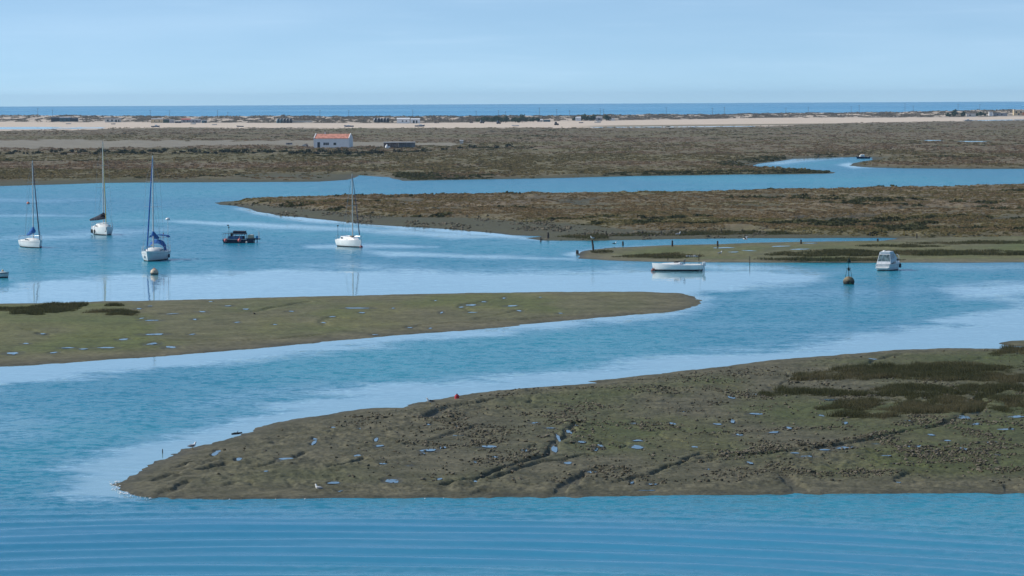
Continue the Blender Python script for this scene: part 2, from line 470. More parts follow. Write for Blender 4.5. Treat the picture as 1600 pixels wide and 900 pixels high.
def sea_material():
    t = NT('open_sea'); P = t.pos()
    n1 = t.vmath('SUBTRACT', t.noise(P, 0.35, 3, 0.6, color=True), (0.5, 0.5, 0.5))
    flat = t.vmath('MULTIPLY', n1, (0.85, 0.85, 0))
    nor = t.vmath('NORMALIZE', t.vmath('ADD', flat, (0, 0, 1)))
    lane = t.noise(t.scale(P, (0.0012, 0.0009, 0.001)), 1.0, 5, 0.65)
    body = t.mix(t.remap(lane, 0.35, 0.65), (0.030, 0.275, 0.490), (0.055, 0.350, 0.570))
    b = t.bsdf(Base_Color=body, Roughness=t.remap(lane, 0.3, 0.7, 0.3, 0.2), IOR=1.333, Normal=nor)
    return t.done(b.outputs[0])
SEA_END = 16000.0
sy = np.array([SEA_END, 12000, 9000, 7000, 5600, 4600, 3900, 3200.0])
sxx = np.linspace(-5200, 5200, 27)
SX, SY = np.meshgrid(sxx, sy)
tag(grid_mesh('open_sea', SX, SY, np.zeros_like(SX) - 0.2, sea_material()), kind='structure')
# the bed under everything, far out to the horizon
bt = NT('sea_bed'); M_BED = bt.done(bt.bsdf(Base_Color=bt.mix(bt.noise(bt.pos(), 0.05, 3), (0.06, 0.055, 0.035), (0.1, 0.09, 0.06)), Roughness=0.9).outputs[0])
tag(grid_mesh('sea_bed', *np.meshgrid(np.linspace(-5200, 5200, 5), np.array([SEA_END, 4000, 1000, -150.0])), np.full((4, 5), -1.6), M_BED), kind='structure')

# ------------------------------------------------------------------ land
def land_material(name, mud, mud2, veg, veg2, veg3, rough=0.85, fine=6.0, mid=0.22, bump=0.5, bdist=0.08):
    t = NT(name); P = t.pos()
    vg = t.attr('veg'); tn = t.attr('tone'); sd = t.attr('sand'); dk = t.attr('damp')
    f1 = t.noise(P, fine, 4, 0.65); f2 = t.noise(P, mid, 4, 0.6); f3 = t.noise(P, mid * 0.2, 3, 0.55)
    m = t.mix(t.remap(f2, 0.35, 0.65), mud, mud2)
    g = t.mix(t.remap(tn, 0.25, 0.75), veg, veg2)
    g = t.mix(t.math('MULTIPLY', t.remap(f3, 0.42, 0.66), 0.75), g, veg3)
    c = t.mix(vg, m, g)
    c = t.mix(sd, c, t.mix(f2, (0.33, 0.285, 0.225), (0.46, 0.40, 0.325)))
    c = t.mix(t.math('MULTIPLY', dk, 0.6), c, (0.045, 0.04, 0.028))
    v = t.math('MULTIPLY', t.remap(f1, 0.25, 0.75, 0.62, 1.32), t.remap(f2, 0.25, 0.75, 0.8, 1.18))
    vv = t.n('CombineColor')
    for i in range(3): t.put(vv.inputs[i], v)
    c = t.mix(1.0, c, vv.outputs[0], 'MULTIPLY')
    b = t.bsdf(Base_Color=c, Roughness=t.math('SUBTRACT', rough, t.math('MULTIPLY', dk, 0.25)), Specular_IOR_Level=0.25, Normal=t.bump(t.math('ADD', f1, f2), bump, bdist))
    return t.done(b.outputs[0])

MUD, MUD2 = (0.082, 0.078, 0.044), (0.108, 0.098, 0.060)
M_FLAT = land_material('tidal_mud', MUD, MUD2, (0.066, 0.076, 0.024), (0.088, 0.086, 0.038), (0.058, 0.076, 0.020), fine=3.2, mid=0.4, bump=0.8, bdist=0.07)
M_GREEN = land_material('green_tidal_mud', (0.112, 0.104, 0.058), (0.134, 0.120, 0.072), (0.112, 0.122, 0.040), (0.138, 0.130, 0.058), (0.092, 0.110, 0.036), fine=2.2, mid=0.25, bump=0.8, bdist=0.07)
M_MARSH = land_material('marsh_ground', (0.092, 0.088, 0.052), (0.074, 0.074, 0.042), (0.150, 0.128, 0.062), (0.160, 0.122, 0.074), (0.128, 0.116, 0.055), fine=2.2, mid=0.10, bump=0.6, bdist=0.25)

def pgrid(x0, x1, dx, y0, y1, dy):
    return np.meshgrid(np.arange(x0, x1 + dx * .5, dx), np.arange(y0, y1 + dy * .5, dy))

# ---- the near mudflat -------------------------------------------------------
GULLIES = [  # photo pixels, half width m, depth m
    ([(677, 655), (679, 647), (690, 639), (712, 632), (745, 628), (790, 621)], 0.55, 0.55),
    ([(676, 656), (700, 655), (712, 653)], 0.3, 0.3),
    ([(1700, 560), (1600, 590), (1560, 610), (1533, 628), (1524, 641), (1500, 655), (1470, 666), (1400, 681), (1330, 696), (1250, 706), (1150, 717), (1100, 721)], 0.38, 0.36),
    ([(906, 664), (888, 676), (876, 688), (868, 704), (856, 712), (830, 722), (790, 733), (745, 747), (690, 757)], 0.34, 0.34),
    ([(920, 713), (880, 720), (846, 727), (800, 738), (760, 748)], 0.25, 0.25),
    ([(930, 735), (912, 742), (890, 752), (872, 762), (864, 772), (862, 777)], 0.42, 0.36),
    ([(1092, 712), (1060, 728), (1020, 742), (960, 752)], 0.28, 0.28),
    ([(1120, 722), (1060, 728), (1000, 733), (940, 738)], 0.22, 0.22),
    ([(757, 762), (742, 768), (733, 778)], 0.4, 0.3),
    ([(300, 750), (282, 756), (268, 763), (258, 771), (248, 778)], 0.3, 0.32),
    ([(285, 736), (266, 741), (240, 749)], 0.25, 0.28), ([(312, 716), (294, 722), (276, 727)], 0.25, 0.26),
    ([(352, 722), (338, 727), (318, 733)], 0.28, 0.34), ([(565, 719), (550, 725), (520, 731)], 0.3, 0.3),
    ([(480, 708), (462, 714), (430, 722), (400, 730)], 0.25, 0.25), ([(425, 690), (440, 683), (462, 678), (500, 676), (540, 680)], 0.25, 0.2),
    ([(1212, 740), (1240, 752), (1256, 763), (1268, 772)], 0.4, 0.3), ([(1400, 747), (1420, 738), (1440, 741)], 0.4, 0.25),
    ([(1350, 570), (1375, 562), (1410, 553)], 0.35, 0.25), ([(740, 668), (715, 676), (690, 684), (640, 697)], 0.25, 0.2),
    ([(1580, 757), (1592, 766), (1605, 773)], 0.4, 0.3), ([(420, 768), (330, 771), (270, 774)], 0.25, 0.22),
]
POOLS_NEAR = [(337, 703, 5, 4), (373, 715, 5, 3), (450, 716, 13, 2.2), (437, 719, 4, 2), (490, 690, 4, 3.2), (492, 684, 4, 1.5), (588, 686, 3, 3), (592, 697, 7, 2), (613, 749, 12, 3.6), (560, 712, 6, 2),
    (672, 704, 14, 2), (692, 700, 6, 2), (660, 710, 5, 2), (762, 699, 14, 2), (772, 715, 6, 1.8), (745, 722, 4, 1.6), (823, 706, 7, 1.6), (866, 702, 4.5, 7), (872, 685, 3, 5), (888, 676, 6, 3), (901, 666, 4, 2),
    (887, 724, 7, 2.3), (925, 737, 9, 2), (908, 692, 7, 2), (930, 703, 4, 3), (995, 700, 9, 3), (938, 698, 5, 2), (998, 690, 8, 1.5), (1068, 645, 6, 1), (990, 663, 5, 2), (1050, 663, 6, 1.5), (715, 667, 3, 1.8),
    (670, 663, 3, 1.2), (715, 681, 14, 1), (988, 751, 3, 2.2), (1020, 753, 8, 1.5), (1010, 760, 12, 1), (687, 747, 4, 1.4), (743, 750, 3, 1.3), (522, 752, 8, 2), (1183, 617, 10, 1.2), (1300, 626, 13, 1.6), (1180, 648, 12, 1.4),
    (1283, 651, 4, 1.6), (1321, 662, 4, 2), (1154, 681, 8, 2), (1210, 677, 9, 1.5), (1232, 670, 5, 2), (1287, 704, 13, 1.4), (1322, 701, 19, 2.4), (1262, 714, 13, 1.8), (1172, 724, 5, 2), (1427, 699, 15, 1.8),
    (1365, 695, 13, .9), (1242, 709, 9, 1), (1384, 713, 9, 1.2), (1547, 692, 11, 1.4), (1525, 664, 8, 2), (1590, 652, 14, 1.5), (1506, 703, 6, 2.4), (1403, 750, 4, 1.4), (1422, 659, 6, 1.2), (1455, 681, 6, 1.4), (1398, 725, 5, 1),
    (1518, 645, 10, 4), (1506, 654, 9, 3), (1533, 636, 3, 4), (1570, 672, 14, 1), (1120, 664, 9, 1), (1145, 622, 5, 2), (1145, 660, 4, 3), (1365, 560, 6, 1.2), (600, 725, 6, 1.2), (415, 735, 4, 1.2), (532, 762, 4, 1), (640, 728, 5, 1.4),
    (835, 662, 8, 1.2), (860, 670, 10, 1), (1085, 700, 5, 1.2), (1105, 733, 5, 1), (1340, 640, 6, 1), (1480, 690, 6, 1), (1560, 712, 5, 1.3), (560, 668, 5, 1.2), (520, 665, 5, 1)]

def ellipse(cx_, cy_, rx, ry):
    """Pool centre and half sizes in metres from pixel sizes on the ground."""
    X0, Y0 = G(cx_, cy_, 0.3); Xa, _ = G(cx_ + rx, cy_, 0.3); _, Ya = G(cx_, cy_ - ry, 0.3); _, Yb = G(cx_, cy_ + ry, 0.3)
    return float(X0), float(Y0), float(Xa - X0), float(Ya - Yb) * 0.5

def carve(X, Y, Z, gullies):
    for line, w, dep in gullies:
        L = world(line, 0.25)
        xs = [p[0] for p in L]; ys = [p[1] for p in L]
        bx = (X > min(xs) - 4) & (X < max(xs) + 4) & (Y > min(ys) - 6) & (Y < max(ys) + 6)
        if not bx.any(): continue
        x = X[bx]; y = Y[bx]
        x = x + 0.8 * (fbm(x / 2.5, y / 2.5, 2, 61) - 0.5); y = y + 1.2 * (fbm(x / 3.0, y / 3.0, 2, 62) - 0.5)
        d = pdist(x, y, L)
        wv = w * (0.6 + 0.9 * vn(x / 3.0, y / 3.0, 63))
        zo = Z[bx]; zn = zo - 0.52 * dep * sstep(1.35, 0.5, d / (wv * .72)) + 0.05 * dep / 0.3 * np.exp(-((d / wv - 1.9) / 0.9) ** 2)
        Z[bx] = np.maximum(zn, np.minimum(zo, 0.05))
    return Z

def pools_into(X, Y, Z, pools, level):
    m = np.zeros_like(Z)
    for cx_, cy_, rx, ry in pools:
        x0, y0, a, b = ellipse(cx_, cy_, rx, ry)
        bx = (abs(X - x0) < a * 1.8) & (abs(Y - y0) < b * 1.8)
        if not bx.any(): continue
        x = X[bx]; y = Y[bx]
        q = np.sqrt(((x - x0) / a) ** 2 + ((y - y0) / b) ** 2)
        k = sstep(1.75, 1.15, q)
        lv = level(x0, y0)
        Z[bx] = Z[bx] * (1 - k) + (lv - 0.03 + 0.10 * (fbm(x / 0.8, y / 1.2, 3, 64) - 0.45)) * k
        m[bx] = np.maximum(m[bx], k)
    return m

NEAR_W = world(NEAR); SPIT_W = world(SPIT)
def near_base(X, Y):
    X = np.asarray(X, float); Y = np.asarray(Y, float)
    sd = sdist(X, Y, NEAR_W) + 0.9 * (fbm(X / 3.0, Y / 5.0, 4, 71) - 0.5) + 0.75 * (fbm(X / 0.8, Y / 1.4, 3, 72) - 0.5)
    h = np.where(sd > 0, 0.34 * (1 - np.exp(-np.maximum(sd, 0) / 7.0)) + 0.05 * sstep(0, 0.8, sd), np.maximum(sd * 0.12, -0.5))
    return h, sd
def near_level(x, y):
    h, _ = near_base(np.array([[x]]), np.array([[y]])); return float(h[0, 0]) - 0.015

PX, PY = pgrid(150, 2080, 1.6, 532, 783, 0.8)
X, Y = G(PX, PY)
Z, sd = near_base(X, Y)
land = sstep(0.2, 3.0, sd)
rough_zone = sstep(0.38, 0.62, fbm(X / 9.0, Y / 16.0, 3, 81))
Z = Z + land * (0.10 * (fbm(X / 5.0, Y / 9.0, 4, 82) - 0.5) + (0.12 + 0.15 * rough_zone) * (fbm(X / 0.45, Y / 0.7, 4, 83) - 0.5) + 0.10 * rough_zone * np.maximum(fbm(X / 1.4, Y / 2.4, 3, 84) - 0.52, 0) * 3)
net = sstep(0.016, 0.0, np.abs(fbm(X / 8.0, Y / 13.0, 4, 87) - 0.5)) * sstep(0.42, 0.6, fbm(X / 15.0, Y / 15.0, 2, 88)) * sstep(2, 6, sd)
Z = Z - 0.11 * net
Z = carve(X, Y, Z, GULLIES)
pm = pools_into(X, Y, Z, POOLS_NEAR, near_level)
shore_front = sstep(758, 772, PY)
veg = np.clip(sstep(2.0, 9.0, sd) * sstep(0.30, 0.62, fbm(X / 8.0, Y / 22.0, 4, 85)) * (1 - 0.9 * shore_front) * 0.95, 0, 1)
veg = np.maximum(veg * (0.45 + 0.55 * sstep(650, 1150, PX + (PY - 650))), 0)
tone = fbm(X / 6.0, Y / 10.0, 3, 86)
damp = np.clip(sstep(1.6, 0.1, sd) * (0.2 + 0.7 * vn(X / 2.5, Y / 4.0, 89)) + pm * 0.8 + 0.5 * sstep(-0.02, -0.18, Z - near_base(X, Y)[0]), 0, 1)
near_o = grid_mesh('mudflat', X, Y, Z, M_FLAT, keep=sd > -2.5, attrs={'veg': veg, 'tone': tone, 'sand': np.zeros_like(X), 'damp': damp})
tag(near_o, kind='structure')
NEAR_GRID = (X, Y, Z, sd)

PX, PY = pgrid(1545, 1900, 2.0, 521, 543, 0.6)
X, Y = G(PX, PY); sd = sdist(X, Y, SPIT_W) + 1.0 * (fbm(X / 3.0, Y / 5.0, 4, 91) - 0.5)
Z = np.where(sd > 0, 0.30 * (1 - np.exp(-np.maximum(sd, 0) / 4.0)), np.maximum(sd * 0.15, -0.5)) + sstep(0, 2, sd) * 0.12 * (fbm(X / 1.2, Y / 2.0, 3, 92) - 0.5)
tag(grid_mesh('mudflat', X, Y, Z, M_FLAT, keep=sd > -2, attrs={'veg': 0.5 * sstep(0, 3, sd), 'tone': fbm(X / 4, Y / 6, 3, 93), 'sand': np.zeros_like(X), 'damp': sstep(1, 0, sd) * .8}), kind='structure')

# ---- the middle mudflat -----------------------------------------------------
POOLS_MID = [(20, 551, 14, 2.6), (107, 542.5, 14, 1.1), (163, 542, 20, 1.3), (85, 549, 8, 1.2), (130, 544, 8, 1), (240, 522.5, 20, 1.6), (238, 536, 12, 2.2), (266, 540, 12, 2), (193, 530, 9, 1.8), (236, 501.5, 16, 1.2), (301, 522, 7, 1), (305, 499.5, 6, 1.3), (222, 498, 7, .9),
    (316, 487.5, 9, 1), (217, 482.5, 7, .9), (234, 478, 6, .8), (383, 483.5, 8, .9), (357, 478, 8, .8), (268, 491, 14, .8), (66, 522, 7, 1), (560, 482, 24, 1.2), (735, 477, 12, 1.8), (722, 480, 6, 1.2), (738, 487.5, 10, .8), (756, 472, 6, 1.4), (788, 466, 4, 1.6), (800, 478, 12, 1.2), (812, 485, 6, 1.3), (640, 509.5, 6, 1.3),
    (643, 519, 9, .9), (585, 519, 7, .8), (614, 482, 4, 1.2), (875, 487.5, 5, .8), (898, 497, 6, 1.5), (672, 510, 4, 1), (565, 489, 6, 1), (680, 470, 4, .8), (520, 495, 8, .8), (505, 504, 6, .8), (845, 464.5, 4, .6), (330, 470, 5, .7), (455, 487, 8, .8), (690, 488, 4, 2), (40, 537, 8, 1), (370, 504, 6, 1), (430, 507, 5, .7)]
GULL_MID = [([(560, 500), (520, 497), (500, 503), (508, 510)], 0.5, 0.2), ([(758, 471), (730, 478), (716, 481), (738, 488)], 0.5, 0.2), ([(815, 484), (790, 490), (745, 497)], 0.4, 0.15), ([(480, 472), (440, 479), (400, 489)], 0.5, 0.2),
            ([(40, 516), (70, 523), (80, 527)], 0.5, 0.2), ([(900, 491), (800, 498), (700, 504), (620, 511)], 0.35, 0.18), ([(120, 528), (250, 532), (380, 531), (500, 522)], 0.5, 0.2)]
MID_W = world(MIDDLE)
def mid_base(X, Y):
    sd = sdist(X, Y, MID_W) + 2.0 * (fbm(X / 5.0, Y / 9.0, 4, 101) - 0.5) + 1.1 * (fbm(X / 1.2, Y / 2.4, 3, 102) - 0.5)
    return np.where(sd > 0, 0.32 * (1 - np.exp(-np.maximum(sd, 0) / 9.0)) + 0.05 * sstep(0, 0.8, sd), np.maximum(sd * 0.1, -0.5)), sd
def mid_level(x, y):
    return float(mid_base(np.array([[x]]), np.array([[y]]))[0][0, 0]) - 0.01
PX, PY = pgrid(-500, 1104, 2.2, 452, 590, 0.6)
X, Y = G(PX, PY); Z, sd = mid_base(X, Y)
land = sstep(0.2, 3.0, sd)
Z = Z + land * (0.10 * (fbm(X / 8.0, Y / 16.0, 4, 103) - 0.5) + 0.09 * (fbm(X / 0.9, Y / 1.8, 3, 104) - 0.5))
Z = carve(X, Y, Z, GULL_MID)
pm = pools_into(X, Y, Z, POOLS_MID, mid_level)
veg = np.clip(sstep(1.0, 9.0, sd) * (0.35 + 0.75 * sstep(0.35, 0.6, fbm(X / 10.0, Y / 40.0, 4, 105))), 0, 1) * (1 - 0.45 * sstep(850, 1080, PX))
damp = np.clip(sstep(2.6, 0.2, sd) * (0.1 + 0.6 * vn(X / 4.0, Y / 6.0, 109)) + pm * 0.7, 0, 1)
tag(grid_mesh('mudflat', X, Y, Z, M_GREEN, keep=sd > -3, attrs={'veg': veg, 'tone': fbm(X / 9, Y / 25, 3, 106), 'sand': np.zeros_like(X), 'damp': damp}), kind='structure')

# pools left by the tide: level sheets of still water
def still_water():
    t = NT('still_water'); P = t.pos()
    n = t.vmath('MULTIPLY', t.vmath('SUBTRACT', t.noise(P, 3.0, 2, 0.5, color=True), (0.5, 0.5, 0.5)), (0.10, 0.10, 0))
    b = t.bsdf(Base_Color=(0.05, 0.10, 0.12), Roughness=0.05, IOR=1.333, Normal=t.vmath('NORMALIZE', t.vmath('ADD', n, (0, 0, 1))))
    return t.done(b.outputs[0])
M_STILL = still_water()
def pool_mesh(pools, level, k_=1.0):
    V = []; Fc = []
    for cx_, cy_, rx, ry in pools:
        rx *= k_; ry *= k_
        x0, y0, a, b = ellipse(cx_, cy_, rx, ry); lv = level(x0, y0)
        o = len(V); V.append((x0, y0, lv))
        sl_ = RNG.normal() * 0.35 * b / a
        for k in range(30):
            an = 2 * PI * k / 30
            w_ = 0.30 + 1.20 * float(fbm(math.cos(an) * 0.9 + cx_ * 1.7, math.sin(an) * 0.9 + cy_ * 2.3, 2, 97)) ** 1.2
            xx_ = math.cos(an) * a * w_ * 1.15
            V.append((x0 + xx_, y0 + math.sin(an) * b * w_ * 1.1 + xx_ * sl_, lv))
        for k in range(30): Fc.append((o, o + 1 + k, o + 1 + (k + 1) % 30))
    return np_mesh('tide_pools', np.array(V), np.array(Fc), M_STILL)
tag(pool_mesh(POOLS_NEAR, near_level, .9), kind='structure')
tag(pool_mesh(POOLS_MID, mid_level, .62), kind='structure')

# ---- the low flat on the right and the long marsh island ---------------------
RIGHT_W = world(RIGHT); LONG_W = world(LONG)
PX, PY = pgrid(880, 2080, 2.2, 360, 414, 0.35)
X, Y = G(PX, PY); sd = sdist(X, Y, RIGHT_W) + 2.5 * (fbm(X / 6.0, Y / 14.0, 4, 111) - 0.5)
Z = np.where(sd > 0, 0.30 * (1 - np.exp(-np.maximum(sd, 0) / 10.0)), np.maximum(sd * 0.1, -0.5)) + sstep(0, 4, sd) * (0.16 * (fbm(X / 1.6, Y / 6.0, 4, 112) - 0.5))
veg = np.clip(sstep(1, 10, sd) * (0.4 + 0.6 * sstep(0.4, 0.6, fbm(X / 12.0, Y / 50.0, 3, 113))), 0, 1)
POOLS_RIGHT = [(1130, 386.5, 14, .7), (1220, 384, 16, .8), (1170, 391, 12, .6), (1145, 393, 8, .5), (1250, 388.5, 14, .7), (1265, 379.5, 15, .6)]
def lvl_r(x, y): return 0.25
pools_into(X, Y, Z, POOLS_RIGHT, lvl_r)
tag(grid_mesh('mudflat', X, Y, Z, M_GREEN, keep=sd > -3, attrs={'veg': veg, 'tone': fbm(X / 9, Y / 30, 3, 114), 'sand': 0.1 * sstep(12, 2, sd) * (PY > 400), 'damp': sstep(1.6, 0.2, sd)}), kind='structure')
tag(pool_mesh(POOLS_RIGHT, lvl_r), kind='structure')

def marsh_height(X, Y, sd, bank, seed, amp):
    """Shelf of mud at the water, a little cut bank, then bumpy salt marsh."""
    shelf = 0.22 * sstep(0, 6, sd)
    bluff = 0.50 * sstep(bank, bank + 3.0, sd)
    hum = fbm(X / 2.6, Y / 11.0, 4, seed) - 0.5
    hum2 = fbm(X / 20.0, Y / 20.0, 4, seed + 3) - 0.5
    return np.where(sd > 0, shelf + bluff + sstep(bank, bank + 6, sd) * amp * (hum * 1.0 + hum2 * 0.7), np.maximum(sd * 0.1, -0.6))

PX, PY = pgrid(318, 2080, 2.0, 280, 379, 0.3)
X, Y = G(PX, PY); sd = sdist(X, Y, LONG_W) + 5.0 * (fbm(X / 9.0, Y / 30.0, 4, 121) - 0.5) * sstep(-4, 8, sdist(X, Y, LONG_W) + 3)
bank = 4 + 20 * sstep(0.3, 0.7, fbm(X / 60.0, Y / 140.0, 2, 124)) * sstep(318, 345, PY)
Z = marsh_height(X, Y, sd, bank, 122, 0.75)
veg = sstep(bank - 2, bank + 4, sd)
creek = sstep(0.035, 0.0, np.abs(fbm(X / 70.0, Y / 90.0, 3, 127) - 0.5)) * sstep(20, 40, sd)
Z = Z - 0.55 * creek
tone = np.clip(0.5 + 1.3 * (fbm(X / 34.0, Y / 20.0, 4, 125) - 0.47) + 0.25 * sstep(345, 325, PY), 0, 1)
bare = np.zeros_like(X)
for a_, b_, c_, d_ in ((890, 80, 331.5, 2.6), (1085, 34, 334, 2.2), (1318, 42, 347, 3.2), (1180, 60, 326, 1.8), (700, 50, 331, 2.0), (1460, 60, 330, 2.0)):
    bare = np.maximum(bare, sstep(1.3, 0.7, np.sqrt(((PX - a_) / b_) ** 2 + ((PY - c_) / d_) ** 2) + 1.1 * (fbm(PX / 20.0, PY / 2.5, 3, 128) - 0.5)))
Z = Z * (1 - bare) + 0.36 * bare
veg = veg * (1 - bare)
Z = carve(X, Y, Z, [([(1275, 351), (1300, 350), (1325, 346.5), (1345, 344), (1360, 340)], 2.4, 0.6), ([(700, 322), (760, 325), (830, 323), (900, 326)], 1.6, 0.5), ([(1000, 318), (1080, 321), (1150, 318), (1240, 322)], 1.6, 0.5), ([(1380, 322), (1450, 318), (1560, 321)], 1.6, 0.5)])
LONG_GRID = (PX, PY, X, Y, Z, sd, veg * (1 - creek), tone)
tag(grid_mesh('salt_marsh', X, Y, Z, M_MARSH, keep=sd > -4, attrs={'veg': veg * (1 - creek), 'tone': tone, 'sand': np.zeros_like(X), 'damp': np.clip(sstep(2.5, 0.3, sd) * .8 + creek * .4, 0, 1)}), kind='structure')

# ---- the far marsh, the beach and the dunes ----------------------------------
def curve(pts):
    xs = [p[0] for p in pts]; ys = [p[1] for p in pts]
    return lambda px: np.interp(px, xs, ys)
BEACH_LOW = curve([(-700, 207), (0, 204), (150, 203), (180, 200), (240, 199.5), (420, 200.5), (600, 200.5), (800, 200), (960, 199.5), (1080, 198.5), (1180, 197.5), (1260, 195), (1330, 192.5), (1420, 191), (1510, 189.5), (1600, 187.5), (2200, 182)])
BEACH_UP = curve([(-700, 193), (0, 190.5), (100, 191.5), (200, 191), (300, 192), (450, 192.5), (620, 193), (740, 191.5), (830, 190), (950, 188.5), (1080, 186.5), (1200, 184), (1300, 184), (1420, 183.5), (1500, 183), (1600, 182), (2200, 177)])
CREST = curve([(-700, 184), (0, 179.5), (80, 179.5), (180, 180.5), (300, 181), (420, 180.5), (600, 181), (800, 180), (900, 179.5), (1000, 178.5), (1100, 178), (1200, 176.5), (1300, 175.5), (1400, 174.5), (1480, 172.5), (1600, 170.5), (2200, 163)])
Z_LOW, Z_UP, Z_FRONT = 0.85, 1.7, 0.55
def farz(px, py):
    """Level of the far shore at a photo pixel."""
    lo = BEACH_LOW(px); up = BEACH_UP(px)
    m = np.interp(np.clip((py - lo) / (285.0 - lo), 0, 1), [0, 1], [Z_LOW, Z_FRONT])
    b = Z_LOW + (Z_UP - Z_LOW) * np.clip((lo - py) / (lo - up), 0, 1)
    return np.where(py >= lo, m, b)
def FP(px, py):
    up = float(BEACH_UP(px))
    if py >= up:
        z = float(farz(px, py)); x, y = G(px, py, z); return (float(x), float(y), z)
    # higher up: walk up the dune until the sight line meets it
    xb_, yb_ = [float(v) for v in G(px, up + .05, Z_UP)]
    zc_ = CAM_H - (float(CREST(px)) + 0.7 - float(yinf(px))) * (yb_ + 330.0) / F
    for q in range(200):
        S_ = q / 200.0; Y_ = yb_ + 330.0 * S_; z_ = Z_UP + (zc_ - Z_UP) * S_ ** .85
        if float(yinf(px)) + F * (CAM_H - z_) / Y_ <= py: break
    return (xb_ * Y_ / yb_, Y_, z_ + .1)

FAR_W = world(FAR_H)
ts = np.concatenate([np.linspace(0, 0.25, 60), np.linspace(0.25, 1.0, 205)[1:]])
cpx = np.arange(-420, 2060, 2.2)
PX, T = np.meshgrid(cpx, ts)
lo = BEACH_LOW(PX)
PY = lo - 0.6 + (299.0 - lo) * T
Zb = farz(PX, PY)
X, Y = G(PX, PY, 0.0)      # outline test on the water level
sdl = sdist(X, Y, FAR_W)
sd = sdl + 9.0 * (fbm(X / 14.0, Y / 60.0, 4, 131) - 0.5) * sstep(-6, 14, sdl + 4)
k = sstep(20, 160, sd)
XB, YB = G(PX, PY, Zb)
X = X * (1 - k) + XB * k; Y = Y * (1 - k) + YB * k
bank = 5 + 22 * sstep(0.4, 0.7, fbm(X / 120.0, Y / 300.0, 2, 134)) * sstep(900, 500, PX)
Z = marsh_height(X, Y, sd, bank, 132, 0.65) * (1 - k) + k * (Zb + sstep(0, .1, T) * (0.55 * (fbm(X / 3.4, Y / 26.0, 4, 135) - 0.5) + 0.45 * (fbm(X / 26.0, Y / 110.0, 3, 136) - 0.5)))
track = np.zeros_like(X)
TR_U = curve([(-700, 222), (0, 219), (170, 219), (360, 220), (490, 220), (560, 221), (640, 222.5), (700, 224), (740, 226)])
TR_L = curve([(-700, 236), (0, 231.5), (160, 231), (260, 229.5), (340, 226.5), (400, 226), (490, 228), (600, 229), (700, 227), (740, 226)])
track = sstep(-0.9, 0.5, np.minimum(PY - TR_U(PX), TR_L(PX) - PY) + 5.0 * (fbm(PX / 22.0, PY / 2.2, 4, 137) - 0.5)) * (PX < 745)
Z = np.where(track > 0.3, Zb + 0.05, Z)
pond = np.zeros_like(X)
for a_, b_, c_, d_ in ((1457, 16, 219.5, .9), (1520, 25, 221.1, 1.0)):
    pond = np.maximum(pond, sstep(1.5, 1.0, np.sqrt(((PX - a_) / b_) ** 2 + ((PY - c_) / d_) ** 2)))
Z = Z * (1 - pond) + (Zb + 0.02) * pond
veg = np.clip(sstep(bank - 4, bank + 8, sd), 0, 1) * (1 - track) * (1 - pond)
tone = np.clip(0.45 + 1.6 * (fbm(X / 70.0, Y / 70.0, 4, 138) - 0.48) + 0.22 * sstep(243, 225, PY), 0, 1)
inlet = sstep(1.0, 0.2, np.sqrt(((PX - 585) / 50.0) ** 2 + ((PY - 279) / 7.0) ** 2))
sand = np.clip(track * 0.50 + 0.5 * inlet * (1 - veg), 0, 1)
bank_far = bank
FAR_GRID = (PX, PY, X, Y, Z, sd, veg, tone)
tag(grid_mesh('salt_marsh', X, Y, Z, M_MARSH, keep=sd > -8, attrs={'veg': veg, 'tone': tone, 'sand': sand, 'damp': sstep(4, 0.5, sd) * .7}), kind='structure')

def sand_material():
    t = NT('beach_sand'); P = t.pos()
    f = t.noise(t.scale(P, (0.05, 0.02, 0.05)), 1.0, 4, 0.6); g = t.noise(P, 0.9, 3, 0.6)
    gr = t.attr('veg')
    c = t.mix(f, (0.50, 0.405, 0.315), (0.68, 0.57, 0.46)); c = t.mix(t.remap(g, 0.55, 0.8, 0, 0.25), c, (0.30, 0.25, 0.19))
    c = t.mix(gr, c, (0.115, 0.105, 0.058))
    return t.done(t.bsdf(Base_Color=c, Roughness=0.95, Specular_IOR_Level=0.1).outputs[0])
M_SAND = sand_material()
bt_ = np.linspace(0, 1, 26)
PX, T = np.meshgrid(cpx, bt_)
up = BEACH_UP(PX); lo = BEACH_LOW(PX)
PYb = (up - 0.05) + (lo + 0.6 - up) * T
Zb = farz(PX, PYb)
X, Y = G(PX, PYb, Zb)
Z = Zb + 0.10 * (fbm(X / 12, Y / 60, 3, 141) - 0.5) * sstep(0, .1, T) * sstep(1, .9, T)
grn = sstep(0, 1, (PX - 880) / 90.0) * sstep(1360, 1280, PX) * sstep(1.6, 0.8, np.abs(PYb - (197.2 - (PX - 950) * 0.0095)))
tag(grid_mesh('beach', X, Y, Z, M_SAND, attrs={'veg': 0.75 * grn}), kind='structure')

def dune_material():
    t = NT('dune'); P = t.pos(); s = t.attr('sand')
    f = t.noise(P, 0.5, 3, 0.6); h = t.noise(P, 0.09, 4, 0.65)
    sandc = t.mix(f, (0.42, 0.35, 0.28), (0.58, 0.49, 0.40))
    scrub = t.mix(t.remap(h, 0.35, 0.65), (0.150, 0.130, 0.095), (0.200, 0.165, 0.125))
    return t.done(t.bsdf(Base_Color=t.mix(s, scrub, sandc), Roughness=0.95, Specular_IOR_Level=0.1).outputs[0])
M_DUNE = dune_material()
ss = np.concatenate([np.linspace(1.55, 1.0, 14)[:-1], np.linspace(1.0, 0, 72)])
PX, S = np.meshgrid(cpx, ss)
xb, yb = G(PX, BEACH_UP(PX) + 0.05, Z_UP)
RUN = 330.0
Yg = yb + RUN * S
Xg = xb * Yg / yb
zc = CAM_H - (CREST(PX) + 0.7 - yinf(PX)) * (yb + RUN) / F
